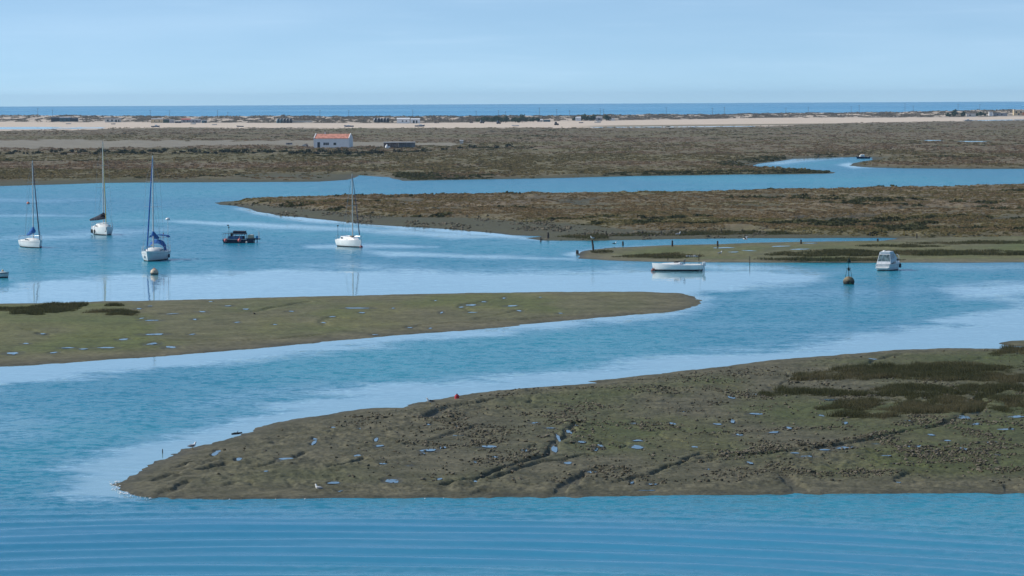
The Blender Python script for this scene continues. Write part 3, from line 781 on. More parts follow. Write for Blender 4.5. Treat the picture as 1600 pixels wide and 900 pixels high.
zz = Z_UP + (zc - Z_UP) * (S ** 0.85) * (S <= 1) + (zc - Z_UP) * (S > 1)
zz = np.where(S > 1, zc - (S - 1) / 0.55 * (zc + 1.0), zz)
bumps = (fbm(Xg / 11.0, Yg / 55.0, 4, 151) - 0.5) * 2.6 + (fbm(Xg / 3.4, Yg / 20.0, 3, 152) - 0.5) * 1.3
PADS = [(76, 125), (160, 192), (232, 326), (428, 490), (580, 610), (616, 660), (834, 864), (895, 965), (1505, 1606)]
pad = np.zeros_like(PX)
for a_, b_ in PADS: pad = np.maximum(pad, sstep(a_ - 4, a_, PX) * sstep(b_ + 4, b_, PX))
bumps = bumps * (1 - 0.85 * pad * sstep(0.6, 0.4, S))
Zg = zz + bumps * sstep(0, 0.2, S) * sstep(1.5, 1.0, S) * (0.55 + 0.45 * sstep(1.0, 0.7, S))
bare = curve([(-700, .62), (0, .60), (130, .56), (220, .50), (300, .60), (380, .52), (430, .38), (600, .34), (700, .34), (800, .40), (860, .48), (960, .42), (1080, .34), (1200, .40), (1330, .42), (1420, .45), (1520, .52), (1600, .62), (2200, .6)])(PX)
sn = fbm(Xg / 7.5, Yg / 34.0, 4, 153)
sandm = sstep(0.06, -0.06, sn - (0.30 + 0.38 * bare)) * 0.95
sandm = np.maximum(sandm, sstep(0.06, 0.0, S) * sstep(1120, 1000, PX) )
DUNE_GRID = (PX, S, Xg, Yg, Zg, sandm, pad)
tag(grid_mesh('dunes', Xg, Yg, Zg, M_DUNE, attrs={'sand': sandm}), kind='structure')

# shallow water lying on the sand, and pools far out in the marsh
def sheet(name, pts, dz):
    V = []
    for px, py in pts:
        z = float(farz(px, py)) + dz; x, y = G(px, py, z); V.append((float(x), float(y), z))
    me = bpy.data.meshes.new(name); me.from_pydata(V, [], [tuple(range(len(V)))]); me.materials.append(M_STILL)
    o = bpy.data.objects.new(name, me); COL.objects.link(o); tag(o, kind='structure'); return o
sheet('tidal_creek', [(-700, 203.5), (0, 202), (60, 201.8), (120, 201.2), (158, 200.6), (166, 199.6), (150, 198.6), (100, 198.6), (50, 198.2), (0, 198.6), (-700, 199)], 0.07)
sheet('tidal_creek', [(1500, 188.6), (1530, 188.8), (1600, 187.6), (1700, 187), (1700, 186), (1600, 186.4), (1540, 187.4)], 0.07)
sheet('tidal_creek', [(930, 199.3), (1080, 198.6), (1180, 197.8), (1180, 197.0), (1040, 197.9), (920, 198.6)], 0.07)
sheet('marsh_pool', [(1443, 219.4), (1452, 220.0), (1460, 219.9), (1472, 220.1), (1470, 219.2), (1458, 219.0), (1450, 218.8)], 0.12)
sheet('marsh_pool', [(1497, 220.9), (1508, 221.6), (1522, 221.5), (1535, 221.9), (1543, 221.0), (1528, 220.6), (1510, 220.4)], 0.12)
# ------------------------------------------------------------------ plants that nobody could count
def foliage(name, c_lo, c_hi, c_alt, rough=0.8, trans=0.0):
    t = NT(name); h = t.attr('hue'); r = t.attr('rnd')
    c = t.mix(r, c_lo, c_hi); c = t.mix(t.remap(h, 0.45, 0.8), c, c_alt)
    b = t.bsdf(Base_Color=c, Roughness=rough, Specular_IOR_Level=0.15)
    if trans > 0:
        tr = t.n('BsdfTranslucent'); t.put(tr.inputs[0], c)
        mx = t.n('MixShader'); t.put(mx.inputs[0], trans); t.put(mx.inputs[1], b.outputs[0]); t.put(mx.inputs[2], tr.outputs[0])
        return t.done(mx.outputs[0])
    return t.done(b.outputs[0])

def grid_lookup(grid, arr, px, py):
    """Nearest value of a pixel-ordered grid."""
    PXg, PYg = grid[0], grid[1]
    c = np.clip(np.rint((px - PXg[0, 0]) / (PXg[0, 1] - PXg[0, 0])).astype(int), 0, PXg.shape[1] - 1)
    return c

def tufts(name, bx, by, bz, w, h, hue, k, mat, leaf=0.42, flat=0.6, seed=0):
    """Domed clumps of k little leaf faces round every base point."""
    g = np.random.default_rng(seed); n = len(bx)
    th = g.random((n, k)) * 2 * PI; rr = np.sqrt(g.random((n, k)))
    up = np.sqrt(np.clip(1 - rr ** 2, 0, 1)) * (0.55 + 0.45 * g.random((n, k)))
    cx = bx[:, None] + np.cos(th) * rr * w[:, None] * 0.5
    cy = by[:, None] + np.sin(th) * rr * w[:, None] * 0.5
    cz = bz[:, None] + up * h[:, None] * 0.8
    sw = w[:, None] * leaf * (0.6 + 0.8 * g.random((n, k))); sh = h[:, None] * flat * (0.6 + 0.8 * g.random((n, k)))
    a = g.random((n, k)) * PI
    ux, uy = np.cos(a) * sw * .5, np.sin(a) * sw * .5
    lean = (g.random((n, k)) - 0.5) * 0.9
    tx, ty = -np.sin(a) * lean * sh, np.cos(a) * lean * sh
    V = np.stack([
        np.stack([cx - ux, cy - uy, cz - sh * .45], -1), np.stack([cx + ux, cy + uy, cz - sh * .45], -1),
        np.stack([cx + ux * .7 + tx, cy + uy * .7 + ty, cz + sh * .4], -1), np.stack([cx - ux * .5 + tx, cy - uy * .5 + ty, cz + sh * .55], -1)], 2).reshape(-1, 3)
    Fc = np.arange(n * k * 4).reshape(-1, 4)
    rnd = np.repeat((g.random((n, 1)) * 0.6 + g.random((n, k)) * 0.4).ravel(), 4)
    hu = np.repeat(np.repeat(hue[:, None], k, 1).ravel(), 4)
    o = np_mesh(name, V, Fc, mat, False, {'rnd': rnd, 'hue': hu})
    tag(o, kind='stuff'); return o

def blades(name, bx, by, bz, h, spread, k, mat, width=0.035, seed=0, hue=None):
    g = np.random.default_rng(seed); n = len(bx)
    ox = bx[:, None] + (g.random((n, k)) - .5) * spread; oy = by[:, None] + (g.random((n, k)) - .5) * spread
    oz = np.repeat(bz[:, None], k, 1) - 0.04
    a = g.random((n, k)) * 2 * PI; hh = h[:, None] * (0.55 + 0.6 * g.random((n, k)))
    lean = 0.12 + 0.35 * g.random((n, k)); d = g.random((n, k)) * 2 * PI
    wx, wy = np.cos(a) * width, np.sin(a) * width
    V = np.stack([np.stack([ox - wx, oy - wy, oz], -1), np.stack([ox + wx, oy + wy, oz], -1), np.stack([ox + np.cos(d) * lean * hh, oy + np.sin(d) * lean * hh, oz + hh], -1)], 2).reshape(-1, 3)
    Fc = np.arange(n * k * 3).reshape(-1, 3)
    rnd = np.repeat((g.random((n, 1)) * 0.5 + g.random((n, k)) * 0.5).ravel(), 3)
    hu = np.repeat(np.repeat((hue if hue is not None else g.random(n))[:, None], k, 1).ravel(), 3)
    o = np_mesh(name, V, Fc, mat, False, {'rnd': rnd, 'hue': hu}); tag(o, kind='stuff'); return o

def pick(grid_mask, n, seed):
    g = np.random.default_rng(seed)
    p = grid_mask.ravel() / grid_mask.sum()
    return g.choice(p.size, n, replace=True, p=p)

M_SCRUB = foliage('marsh_scrub', (0.136, 0.116, 0.048), (0.208, 0.176, 0.080), (0.212, 0.154, 0.082), .85, .45)
M_SCRUB_FAR = foliage('far_scrub', (0.126, 0.106, 0.050), (0.195, 0.160, 0.082), (0.200, 0.140, 0.088), .85, .45)
M_DUNE_SCRUB = foliage('dune_scrub', (0.140, 0.122, 0.088), (0.215, 0.180, 0.135), (0.25, 0.20, 0.15), .85, .35)
M_CORD = foliage('cordgrass', (0.042, 0.046, 0.020), (0.104, 0.104, 0.046), (0.135, 0.118, 0.062), .8, .3)

# long marsh island
PXg, PYg, X, Y, Z, sd, veg, tone = LONG_GRID
inside = (PXg > 300) & (PXg < 1900)
cl = sstep(0.28, 0.55, fbm(X / 12.0, Y / 10.0, 4, 201))
m = veg * (0.25 + 0.75 * cl) * (sd > 1) * inside
i = pick(m, 27000, 11); g = np.random.default_rng(12)
bx = X.ravel()[i] + (g.random(len(i)) - .5) * .4; by = Y.ravel()[i] + (g.random(len(i)) - .5) * 1.5
big = vn(bx / 9.0, by / 40.0, 202)
tufts('salt_marsh_scrub', bx, by, Z.ravel()[i] - .05, 0.6 + 1.1 * g.random(len(i)), 0.10 + 0.24 * g.random(len(i)) * (0.3 + big), np.clip(tone.ravel()[i] + 0.3 * (g.random(len(i)) - .5), 0, 1), 7, M_SCRUB, seed=13)
# taller dark clumps along the old creek edges of that island
rid = sstep(0.022, 0.0, np.abs(fbm(X / 38.0, Y / 42.0, 4, 203) - 0.5)) * veg * inside * sstep(0.42, 0.6, fbm(X / 40.0, Y / 60.0, 2, 204))
i = pick(rid, 1700, 14)
tufts('sea_blite_clumps', X.ravel()[i], Y.ravel()[i], Z.ravel()[i] - .1, 0.9 + 1.2 * g.random(len(i)), 0.3 + 0.35 * g.random(len(i)), 0.2 * g.random(len(i)), 8, M_CORD, seed=15)

# far marsh
PXg, PYg, X, Y, Z, sd, veg, tone = FAR_GRID
inside = (PXg > -150) & (PXg < 1800)
row_h = np.gradient(PYg, axis=0)
cl = sstep(0.30, 0.58, fbm(X / 9.0, Y / 70.0, 4, 211))
m = veg * row_h * (0.2 + 0.8 * cl) * (sd > 3) * inside
i = pick(m, 36000, 16); g = np.random.default_rng(17)
bx = X.ravel()[i] + (g.random(len(i)) - .5) * .6; by = Y.ravel()[i] + (g.random(len(i)) - .5) * 6
big = vn(bx / 18.0, by / 120.0, 212)
tufts('salt_marsh_scrub', bx, by, Z.ravel()[i] - .1, 1.0 + 2.0 * g.random(len(i)), 0.18 + 0.42 * g.random(len(i)) * (0.3 + big), np.clip(tone.ravel()[i] + 0.3 * (g.random(len(i)) - .5), 0, 1), 6, M_SCRUB_FAR, seed=18)
rid = sstep(0.02, 0.0, np.abs(fbm(X / 80.0, Y / 120.0, 4, 213) - 0.5)) * veg * inside * row_h * sstep(0.42, 0.6, fbm(X / 90.0, Y / 160.0, 2, 214))
rid = rid * .8 + 0.9 * inside * row_h * (np.abs(sd - bank_far - 2) < 4) * (PXg > 620) * (PXg < 1310) * sstep(0.3, 0.5, fbm(X / 40.0, Y / 40.0, 2, 215))
i = pick(rid, 3600, 19)
tufts('sea_blite_clumps', X.ravel()[i], Y.ravel()[i], Z.ravel()[i] - .15, 1.4 + 1.7 * g.random(len(i)), 0.3 + 0.32 * g.random(len(i)), 0.2 * g.random(len(i)), 7, M_CORD, seed=20)

# dune scrub
PXg, S, X, Y, Z, sandm, pad = DUNE_GRID
m = (1 - sandm) * (S < 1.02) * (S > 0.03) * (PXg > -150) * (PXg < 1800) * (1 - pad * (S < .3))
i = pick(m, 22000, 21); g = np.random.default_rng(22)
tufts('dune_scrub', X.ravel()[i] + g.random(len(i)), Y.ravel()[i] + 4 * g.random(len(i)), Z.ravel()[i] - .2, 1.2 + 1.8 * g.random(len(i)), 0.4 + 0.7 * g.random(len(i)), 0.7 * g.random(len(i)), 6, M_DUNE_SCRUB, seed=23)

# cordgrass beds: outlines in photo pixels on the flats
def bed(name, polys, n, h, z, seed, spread=0.5, k=10, width=0.035):
    bx = []; by = []
    g = np.random.default_rng(seed)
    for pts in polys:
        P = world(pts, z)
        xs = [p[0] for p in P]; ys = [p[1] for p in P]
        area_px = abs(sum(pts[q][0] * pts[(q + 1) % len(pts)][1] - pts[(q + 1) % len(pts)][0] * pts[q][1] for q in range(len(pts)))) / 2
        cnt = int(n * area_px / 1000.0)
        # even spread in depth and width of the outline
        x = min(xs) + (max(xs) - min(xs)) * g.random(cnt * 6); y = min(ys) + (max(ys) - min(ys)) * g.random(cnt * 6)
        d = sdist(x, y, P) + 1.9 * (fbm(x / 1.3, y / 2.6, 5, seed) - 0.47) * max(0.4, (max(ys) - min(ys)) / 8.0)
        ok = d > 0
        keep = np.nonzero(ok)[0][:cnt]
        bx.append(x[keep]); by.append(y[keep])
    bx = np.concatenate(bx); by = np.concatenate(by)
    hh = h * (0.4 + 0.9 * sstep(0.3, 0.68, fbm(bx / 1.8, by / 3.5, 3, seed + 5)))
    return blades(name, bx, by, np.full(len(bx), z), hh, spread, k, M_CORD, width, seed, hue=np.clip(fbm(bx / 3, by / 6, 3, seed + 9) + 0.25 * (g.random(len(bx)) - .5), 0, 1))
BED_NEAR = [
    [(1176, 607), (1230, 596), (1330, 578), (1420, 572), (1480, 571), (1600, 574), (1750, 572), (1750, 600), (1600, 598), (1560, 600), (1480, 597), (1430, 593), (1330, 596), (1240, 597), (1200, 602), (1190, 611)],
    [(1300, 588), (1400, 584), (1440, 590), (1360, 594), (1310, 593)], [(1430, 584), (1600, 582), (1750, 585), (1750, 597), (1540, 598), (1440, 591)],
    [(1358, 611), (1400, 606), (1500, 604), (1620, 607), (1750, 606), (1750, 618), (1600, 617), (1450, 617), (1380, 617)],
    [(1176, 617), (1200, 614), (1290, 613), (1330, 617), (1420, 617), (1560, 618), (1700, 620), (1700, 640), (1600, 640), (1528, 643), (1440, 645), (1360, 645), (1300, 642), (1282, 638), (1310, 632), (1420, 628), (1400, 622), (1300, 621), (1220, 623), (1200, 622)],
    [(1285, 639), (1340, 637), (1460, 640), (1520, 637), (1530, 645), (1440, 649), (1350, 648)], [(1292, 652), (1330, 648), (1400, 650), (1405, 654), (1350, 656)],
    [(1545, 553), (1575, 545), (1620, 543), (1750, 541), (1750, 555), (1600, 557), (1560, 558)], [(1540, 641), (1620, 634), (1700, 634), (1700, 646), (1570, 648)]]
bed('cordgrass', BED_NEAR, 900, 0.36, 0.30, 301, 0.5, 9, 0.026)
BED_MID = [[(70, 479), (75, 475.5), (130, 475.5), (131, 479), (110, 481), (80, 480)], [(-60, 486), (0, 482), (40, 480), (115, 481), (116, 485.5), (80, 490), (50, 488), (0, 486)], [(12, 492.5), (20, 490), (62, 490), (64, 493), (30, 494)],
           [(166, 478.6), (172, 476.2), (188, 476), (191, 478.4)], [(131, 493), (136, 488.5), (175, 487), (200, 486), (217, 492), (205, 494), (160, 494)], [(-300, 490), (-100, 485), (-60, 489), (-200, 494)]]
bed('cordgrass', BED_MID, 1500, 0.30, 0.30, 302, 0.8, 9, 0.035)
BED_RIGHT = [[(928, 392), (950, 391), (955, 394), (930, 395)], [(960, 401), (1000, 398), (1060, 397), (1095, 401), (1060, 403), (1000, 402)], [(1200, 398), (1250, 394), (1330, 391), (1420, 393), (1600, 392), (1800, 391), (1800, 398), (1560, 398.5), (1400, 399), (1260, 400)],
             [(1340, 384), (1400, 383), (1480, 385), (1420, 387.5), (1350, 386)], [(1420, 379), (1700, 376), (1800, 378), (1600, 381), (1450, 382)], [(925, 374), (870, 369), (940, 366), (1100, 362), (1190, 362), (1330, 363), (1330, 366), (1190, 366), (1090, 367), (960, 369)], [(1180, 405), (1350, 404), (1420, 406), (1300, 408)]]
bed('cordgrass', BED_RIGHT, 900, 0.30, 0.26, 303, 1.2, 8, 0.06)

# ------------------------------------------------------------------ clods of mud and shell on the near flat
def ico():
    t = (1 + 5 ** .5) / 2
    v = np.array([(-1, t, 0), (1, t, 0), (-1, -t, 0), (1, -t, 0), (0, -1, t), (0, 1, t), (0, -1, -t), (0, 1, -t), (t, 0, -1), (t, 0, 1), (-t, 0, -1), (-t, 0, 1)], float)
    v /= np.linalg.norm(v[0])
    f = np.array([(0, 11, 5), (0, 5, 1), (0, 1, 7), (0, 7, 10), (0, 10, 11), (1, 5, 9), (5, 11, 4), (11, 10, 2), (10, 7, 6), (7, 1, 8), (3, 9, 4), (3, 4, 2), (3, 2, 6), (3, 6, 8), (3, 8, 9), (4, 9, 5), (2, 4, 11), (6, 2, 10), (8, 6, 7), (9, 8, 1)])
    return v, f
def clods(name, bx, by, bz, r, mat, seed):
    g = np.random.default_rng(seed); v, f = ico(); n = len(bx)
    jit = 0.55 + 0.75 * g.random((n, 12))
    a = g.random(n) * 2 * PI; ca, sa = np.cos(a), np.sin(a)
    P = v[None] * jit[..., None] * r[:, None, None]
    P = P * np.stack([0.8 + 0.8 * g.random(n), 0.8 + 0.8 * g.random(n), 0.55 + 0.5 * g.random(n)], -1)[:, None, :]
    x = P[..., 0] * ca[:, None] - P[..., 1] * sa[:, None] + bx[:, None]; y = P[..., 0] * sa[:, None] + P[..., 1] * ca[:, None] + by[:, None]
    V = np.stack([x, y, P[..., 2] + bz[:, None]], -1).reshape(-1, 3)
    Fc = (f[None] + (np.arange(n) * 12)[:, None, None]).reshape(-1, 3)
    o = np_mesh(name, V, Fc, mat, False, {'rnd': np.repeat(g.random(n), 12), 'hue': np.repeat(g.random(n), 12)}); tag(o, kind='stuff'); return o
M_CLOD = foliage('mud_clod', (0.058, 0.051, 0.032), (0.115, 0.100, 0.066), (0.15, 0.13, 0.095), 0.8)
X, Y, Z, sd = NEAR_GRID
PXn, PYn = pgrid(150, 2080, 1.6, 532, 783, 0.8)
cl = sstep(0.50, 0.70, fbm(X / 3.2, Y / 7.0, 4, 221)) * sstep(0.36, 0.58, fbm(X / 14.0, Y / 30.0, 3, 222) + 0.06 * sstep(1000, 1400, PXn))
area = sstep(1.5, 5, sd) * sstep(770, 750, PYn) * (PXn < 1760) * (0.10 + 0.9 * sstep(480, 640, PXn)) * (0.35 + 0.65 * sstep(600, 650, PYn + (PXn - 1000) * 0.05))
m = area * (0.05 + cl)
for lane in ([(1090, 723), (1150, 712), (1250, 700), (1330, 690), (1400, 676)], [(1160, 735), (1280, 740), (1380, 737), (1390, 740)], [(1410, 700), (1440, 708), (1440, 718)], [(1500, 700), (1540, 712), (1580, 714)], [(1410, 727), (1460, 725), (1510, 722)], [(1530, 735), (1600, 733)], [(820, 606), (1000, 606), (1100, 607), (1200, 625)], [(1100, 680), (1250, 672), (1330, 668)], [(1500, 672), (1560, 690)], [(740, 690), (770, 693)], [(640, 690), (700, 700), (780, 690)]):
    L = world(lane, 0.3); d = pdist(X, Y, L)
    m = m + 1.2 * sstep(1.3, 0.2, d) * (0.3 + 0.7 * vn(X / 1.0, Y / 2.0, 223)) * (sd > 1)
i = pick(m, 15000, 24); g = np.random.default_rng(25)
clods('mud_clods', X.ravel()[i] + (g.random(len(i)) - .5) * .1, Y.ravel()[i] + (g.random(len(i)) - .5) * .3, Z.ravel()[i] + 0.03, 0.022 + 0.085 * g.random(len(i)) ** 2.6, M_CLOD, 26)
# pale shell rubble along the marsh island's mud shelf
PXg, PYg, X, Y, Z, sd, veg, tone = LONG_GRID
m = ((sd > 0.5) & (sd < 30) & (PXg < 1200) & (PXg > 330)) * (1 - veg) * sstep(0.5, 0.65, fbm(X / 5.0, Y / 14.0, 3, 224))
i = pick(m, 1600, 27); g = np.random.default_rng(28)
clods('shell_rubble', X.ravel()[i], Y.ravel()[i], Z.ravel()[i] + .03, 0.10 + 0.18 * g.random(len(i)) ** 2, M_CLOD, 29)

# froth where the wake breaks on the point
M_FOAM = plain('froth', (0.62, 0.66, 0.68), 0.9, 0.05)
def froth(pts, n, wid, smax, seed):
    g = np.random.default_rng(seed); P = world(pts); V = []; Fc = []
    seg = np.array([math.dist(P[q], P[q + 1]) for q in range(len(P) - 1)]); cum = np.concatenate([[0], np.cumsum(seg)])
    for _ in range(n):
        s = g.random() * cum[-1]; q = min(int(np.searchsorted(cum, s)) - 1, len(seg) - 1); q = max(q, 0)
        f = (s - cum[q]) / seg[q]
        x = P[q][0] + (P[q + 1][0] - P[q][0]) * f + g.normal() * wid * .5; y = P[q][1] + (P[q + 1][1] - P[q][1]) * f + g.normal() * wid
        rx = smax * (0.2 + g.random() ** 2); ry = rx * (0.8 + g.random()); o = len(V)
        V.append((x, y, 0.065))
        for k in range(7):
            an = 2 * PI * k / 7; w = 0.5 + g.random() * .7
            V.append((x + math.cos(an) * rx * w, y + math.sin(an) * ry * w, 0.03))
        for k in range(7): Fc.append((o, o + 1 + k, o + 1 + (k + 1) % 7))
    o = np_mesh('froth', np.array(V), np.array(Fc), M_FOAM); tag(o, kind='stuff')
froth([(179, 752), (177, 758), (182, 766), (195, 773), (215, 778), (240, 780)], 70, 0.26, 0.09, 31)
froth([(240, 780), (320, 781), (420, 781), (560, 780.5), (700, 779.5)], 22, 0.05, 0.05, 32)
# ------------------------------------------------------------------ paints
W_HULL = plain('white_gelcoat', (0.80, 0.80, 0.78), 0.28, 0.03, 1.5)
W_DECK = plain('deck_white', (0.74, 0.74, 0.71), 0.6, 0.06, 4)
W_GREY = plain('aged_white', (0.62, 0.63, 0.62), 0.5, 0.1, 3)
ANTIFOUL = plain('dark_antifouling', (0.022, 0.026, 0.035), 0.7, 0.3, 5)
NAVY = plain('navy_paint', (0.014, 0.020, 0.060), 0.45, 0.2, 2.5)
BLUE_CANVAS = plain('blue_canvas', (0.014, 0.115, 0.37), 0.85, 0.15, 4)
DARK_CANVAS = plain('dark_canvas', (0.012, 0.016, 0.035), 0.85, 0.2, 4)
ALLOY = plain('mast_alloy', (0.55, 0.55, 0.54), 0.4, 0.06, 2, metal=0.35)
WOODM = plain('varnished_wood', (0.42, 0.27, 0.12), 0.4, 0.15, 6)
WIRE = plain('rigging_wire', (0.30, 0.31, 0.33), 0.4, 0.05, 6, metal=0.6)
STEEL = plain('rail_steel', (0.58, 0.60, 0.62), 0.3, 0.05, 6, metal=0.7)
DKGLASS = plain('tinted_glass', (0.02, 0.025, 0.035), 0.12, 0.1, 2)
RED_FLOAT = plain('red_plastic', (0.50, 0.022, 0.035), 0.4, 0.12, 3)
PINK_FLOAT = plain('faded_red_plastic', (0.62, 0.13, 0.13), 0.5, 0.12, 3)
BLACK = plain('black_rubber', (0.016, 0.016, 0.018), 0.6, 0.2, 5)
YELLOW_ROPE = plain('ochre_sailcloth', (0.50, 0.40, 0.16), 0.8, 0.1, 5)
BEIGE = plain('beige_plastic', (0.60, 0.50, 0.33), 0.6, 0.1, 3)
ORANGE = plain('orange_plastic', (0.72, 0.13, 0.03), 0.5, 0.1, 3)

class Hull:
    def __init__(s, L, B, fb, fs, draft=0.35, tr=0.62, rake=0.10, full=2.1, vee=0.75):
        s.L, s.B, s.fb, s.fs, s.draft, s.tr, s.rake, s.full, s.vee = L, B, fb, fs, draft, tr, rake, full, vee
    def half(s, t):
        if t < 0.42: return s.B / 2 * (s.tr + (1 - s.tr) * math.sin(t / 0.42 * PI / 2))
        return max(s.B / 2 * (1 - ((t - 0.42) / 0.58) ** s.full), 0.015)
    def sheer(s, t): return s.fs + (s.fb - s.fs) * t ** 1.8 - 0.06 * math.sin(PI * t)
    def keel(s, t): return -s.draft * (0.35 + 0.65 * math.sin(PI * min(max(t * 0.9 + 0.08, 0), 1)))
    def x(s, t, z): return -s.L / 2 + s.L * t - s.rake * s.L * t ** 4 * (1 - min(max((z + s.draft) / (s.fb + s.draft), 0), 1)) + 0.03 * s.L * (1 - t) ** 6 * (0.4 - z)
    def y(s, t, z):
        sh, k = s.sheer(t), s.keel(t)
        c = min(max((sh - z) / (sh - k), 0), 1) ** (1 / 0.9)
        return s.half(t) * math.sin(math.acos(c)) ** s.vee
    def ring(s, t):
        r = []
        sh, k = s.sheer(t), s.keel(t)
        for i in range(13):
            a = -PI / 2 + PI * i / 12
            z = sh - (sh - k) * max(math.cos(a), 0) ** 0.9
            y = s.half(t) * abs(math.sin(a)) ** s.vee * (1 if a > 0 else -1)
            r.append((s.x(t, z), y, z))
        return r
    def build(s, mat, parent, name='hull'):
        ts = [0, .05, .12, .22, .34, .46, .58, .7, .8, .88, .94, .98, 1.0]
        return MB().loft([s.ring(t) for t in ts]).build(name, mat, parent, 'edges')
    def band(s, name, z0, z1, mat, parent, out=0.03, t0=0.0, t1=1.0, n=16):
        m = MB()
        for sg in (-1, 1):
            v = []; f = []
            for i in range(n + 1):
                t = t0 + (t1 - t0) * i / n
                for z in (z0, z1):
                    v.append((s.x(t, z), sg * (s.y(t, z) + out), z))
            for i in range(n): f.append((2 * i, 2 * i + 2, 2 * i + 3, 2 * i + 1))
            m.add(v, f)
        if t0 == 0:
            m.add([(s.x(0, z) - out, sg * s.y(0, z), z) for z in (z0, z1) for sg in (-1, 1)], [(0, 1, 3, 2)])
        return m.build(name, mat, parent)
    def deck_z(s, xx): return s.sheer(min(max((xx + s.L / 2) / s.L, 0), 1))

def cabin(h, secs, mat, parent, name='cabin', inset=0.72):
    """Coach roof lofted through (x, half width, height above deck)."""
    rings = []
    for x, w, hh in secs:
        z = h.deck_z(x) - 0.04
        rings.append([(x, -w, z), (x, -w * (0.96 if hh > .1 else 1), z + hh * .55), (x, -w * inset, z + hh * .95), (x, 0, z + hh * 1.06), (x, w * inset, z + hh * .95), (x, w * (0.96 if hh > .1 else 1), z + hh * .55), (x, w, z)])
    return MB().loft(rings).build(name, mat, parent, 'edges')

def side_windows(h, x0, x1, w, z0, z1, parent, n=1):
    for sg in (-1, 1):
        for k in range(n):
            a = x0 + (x1 - x0) * (k + 0.08) / n; b = x0 + (x1 - x0) * (k + 0.92) / n
            y0, y1 = sorted((sg * (w - .01), sg * (w + .02)))
            MB().box(a, b, y0, y1, z0, z1).build('cabin_window', DKGLASS, parent)

def rails(h, parent, pul=True, push=True, mid=True, zr=0.6):
    if pul:
        a = h.L / 2; m = MB(); t0 = 0.86
        pts = [(h.x(t0, 1), h.y(t0, h.sheer(t0)) * .95, h.sheer(t0) + zr), (a * 0.98, 0.12, h.fb + zr), (a * 0.98, -0.12, h.fb + zr), (h.x(t0, 1), -h.y(t0, h.sheer(t0)) * .95, h.sheer(t0) + zr)]
        m.path(pts, 0.022, 6)
        for p in pts: m.tube((p[0] - 0.05, p[1], p[2] - zr - .02), p, 0.02, None, 6)
        m.build('pulpit', STEEL, parent)
    if push:
        m = MB(); t0 = 0.14
        w0, w1 = h.half(t0) * .95, h.half(0) * .95
        pts = [(h.x(t0, 1), w0, h.sheer(t0) + zr), (-h.L / 2 + .08, w1, h.fs + zr), (-h.L / 2 + .08, -w1, h.fs + zr), (h.x(t0, 1), -w0, h.sheer(t0) + zr)]
        m.path(pts, 0.022, 6)
        for p in pts: m.tube((p[0], p[1], p[2] - zr - .02), p, 0.02, None, 6)
        m.build('pushpit', STEEL, parent)
    if mid:
        for sg in (-1, 1):
            m = MB(); pts = []
            for t in (.14, .3, .45, .6, .74, .86):
                p = (h.x(t, 1), sg * h.half(t) * .96, h.sheer(t)); pts.append((p[0], p[1], p[2] + zr))
                m.tube((p[0], p[1], p[2] - .02), pts[-1], 0.014, None, 5)
            m.path(pts, 0.010, 5); m.build('guard_rail', STEEL, parent)

def rig(h, parent, xm, top, r0=0.085, mast=ALLOY, furl=None, furl_r=0.07, xf=None, boom=None, cover=None, spread=(0.45, 0.72), base=None, swing=0.0):
    zb = base if base is not None else h.deck_z(xm) + 0.3
    mo = MB().path([(xm, 0, zb), (xm - .02, 0, zb + (top - zb) * .5), (xm - .05, 0, top)], [r0, r0 * .92, r0 * .7], 8, 1.0).build('mast', mast, parent)
    hw = h.B * 0.36
    for f in spread:
        z = zb + (top - zb) * f
        MB().path([(xm - .12, -hw * (1.15 - f * .5), z + .05), (xm, 0, z), (xm - .12, hw * (1.15 - f * .5), z + .05)], [.018, .03, .018], 6).build('spreader', mast, mo)
    MB().tube((xm - .05, 0, top), (xm - .05, 0, top + .55), 0.012, None, 5).box(xm - .3, xm + .02, -.01, .01, top + .08, top + .13).build('masthead_aerial', BLACK, mo)
    xb = h.L / 2 * 0.97 if xf is None else xf
    for sg in (-1, 1):
        t = (xm + h.L / 2) / h.L - 0.03
        z1 = zb + (top - zb) * spread[-1]
        MB().path([(xm - .25, sg * h.half(t) * .92, h.sheer(t)), (xm - .12, sg * hw * (1.15 - spread[-1] * .5), z1), (xm - .04, 0, top - .1)], 0.012, 5).build('shroud', WIRE, parent)
        MB().tube((xm + .25, sg * h.half(t) * .92, h.sheer(t)), (xm, 0, zb + (top - zb) * spread[0]), 0.012, None, 5).build('shroud', WIRE, parent)
    MB().tube((-h.L / 2 + .06, 0, h.fs + .05), (xm - .06, 0, top), 0.012, None, 5).build('backstay', WIRE, parent)
    p0, p1 = Vector((xb, 0, h.fb + .12)), Vector((xm + .03, 0, top - .25))
    if furl: MB().path([p0, p0.lerp(p1, .04), p0.lerp(p1, .12), p0.lerp(p1, .5), p0.lerp(p1, .88), p1], [.03, furl_r * .8, furl_r, furl_r * .95, furl_r * .5, .02], 8).build('furled_headsail', furl, parent)
    else: MB().tube(p0, p1, 0.015, None, 5).build('forestay', WIRE, parent)
    if boom:
        l, z0, z1, rc = boom
        sw_ = l * math.sin(swing); l = l * math.cos(swing)
        bo = MB().tube((xm - .1, 0, z0), (xm - l, sw_, z1), .055, .05, 8).build('boom', mast, parent)
        if cover: MB().path([(xm - .02, 0, z0 + .75), (xm - .08, 0, z0 + .45), (xm - .3, sw_ * .1, z0 + .22), (xm - l * .45, sw_ * .45, (z0 + z1) / 2 + .16), (xm - l * .97, sw_ * .97, z1 + .09)], [rc * .35, rc * .75, rc, rc * .72, rc * .32], 10, 1.35).build('sail_cover', cover, bo)
    return mo

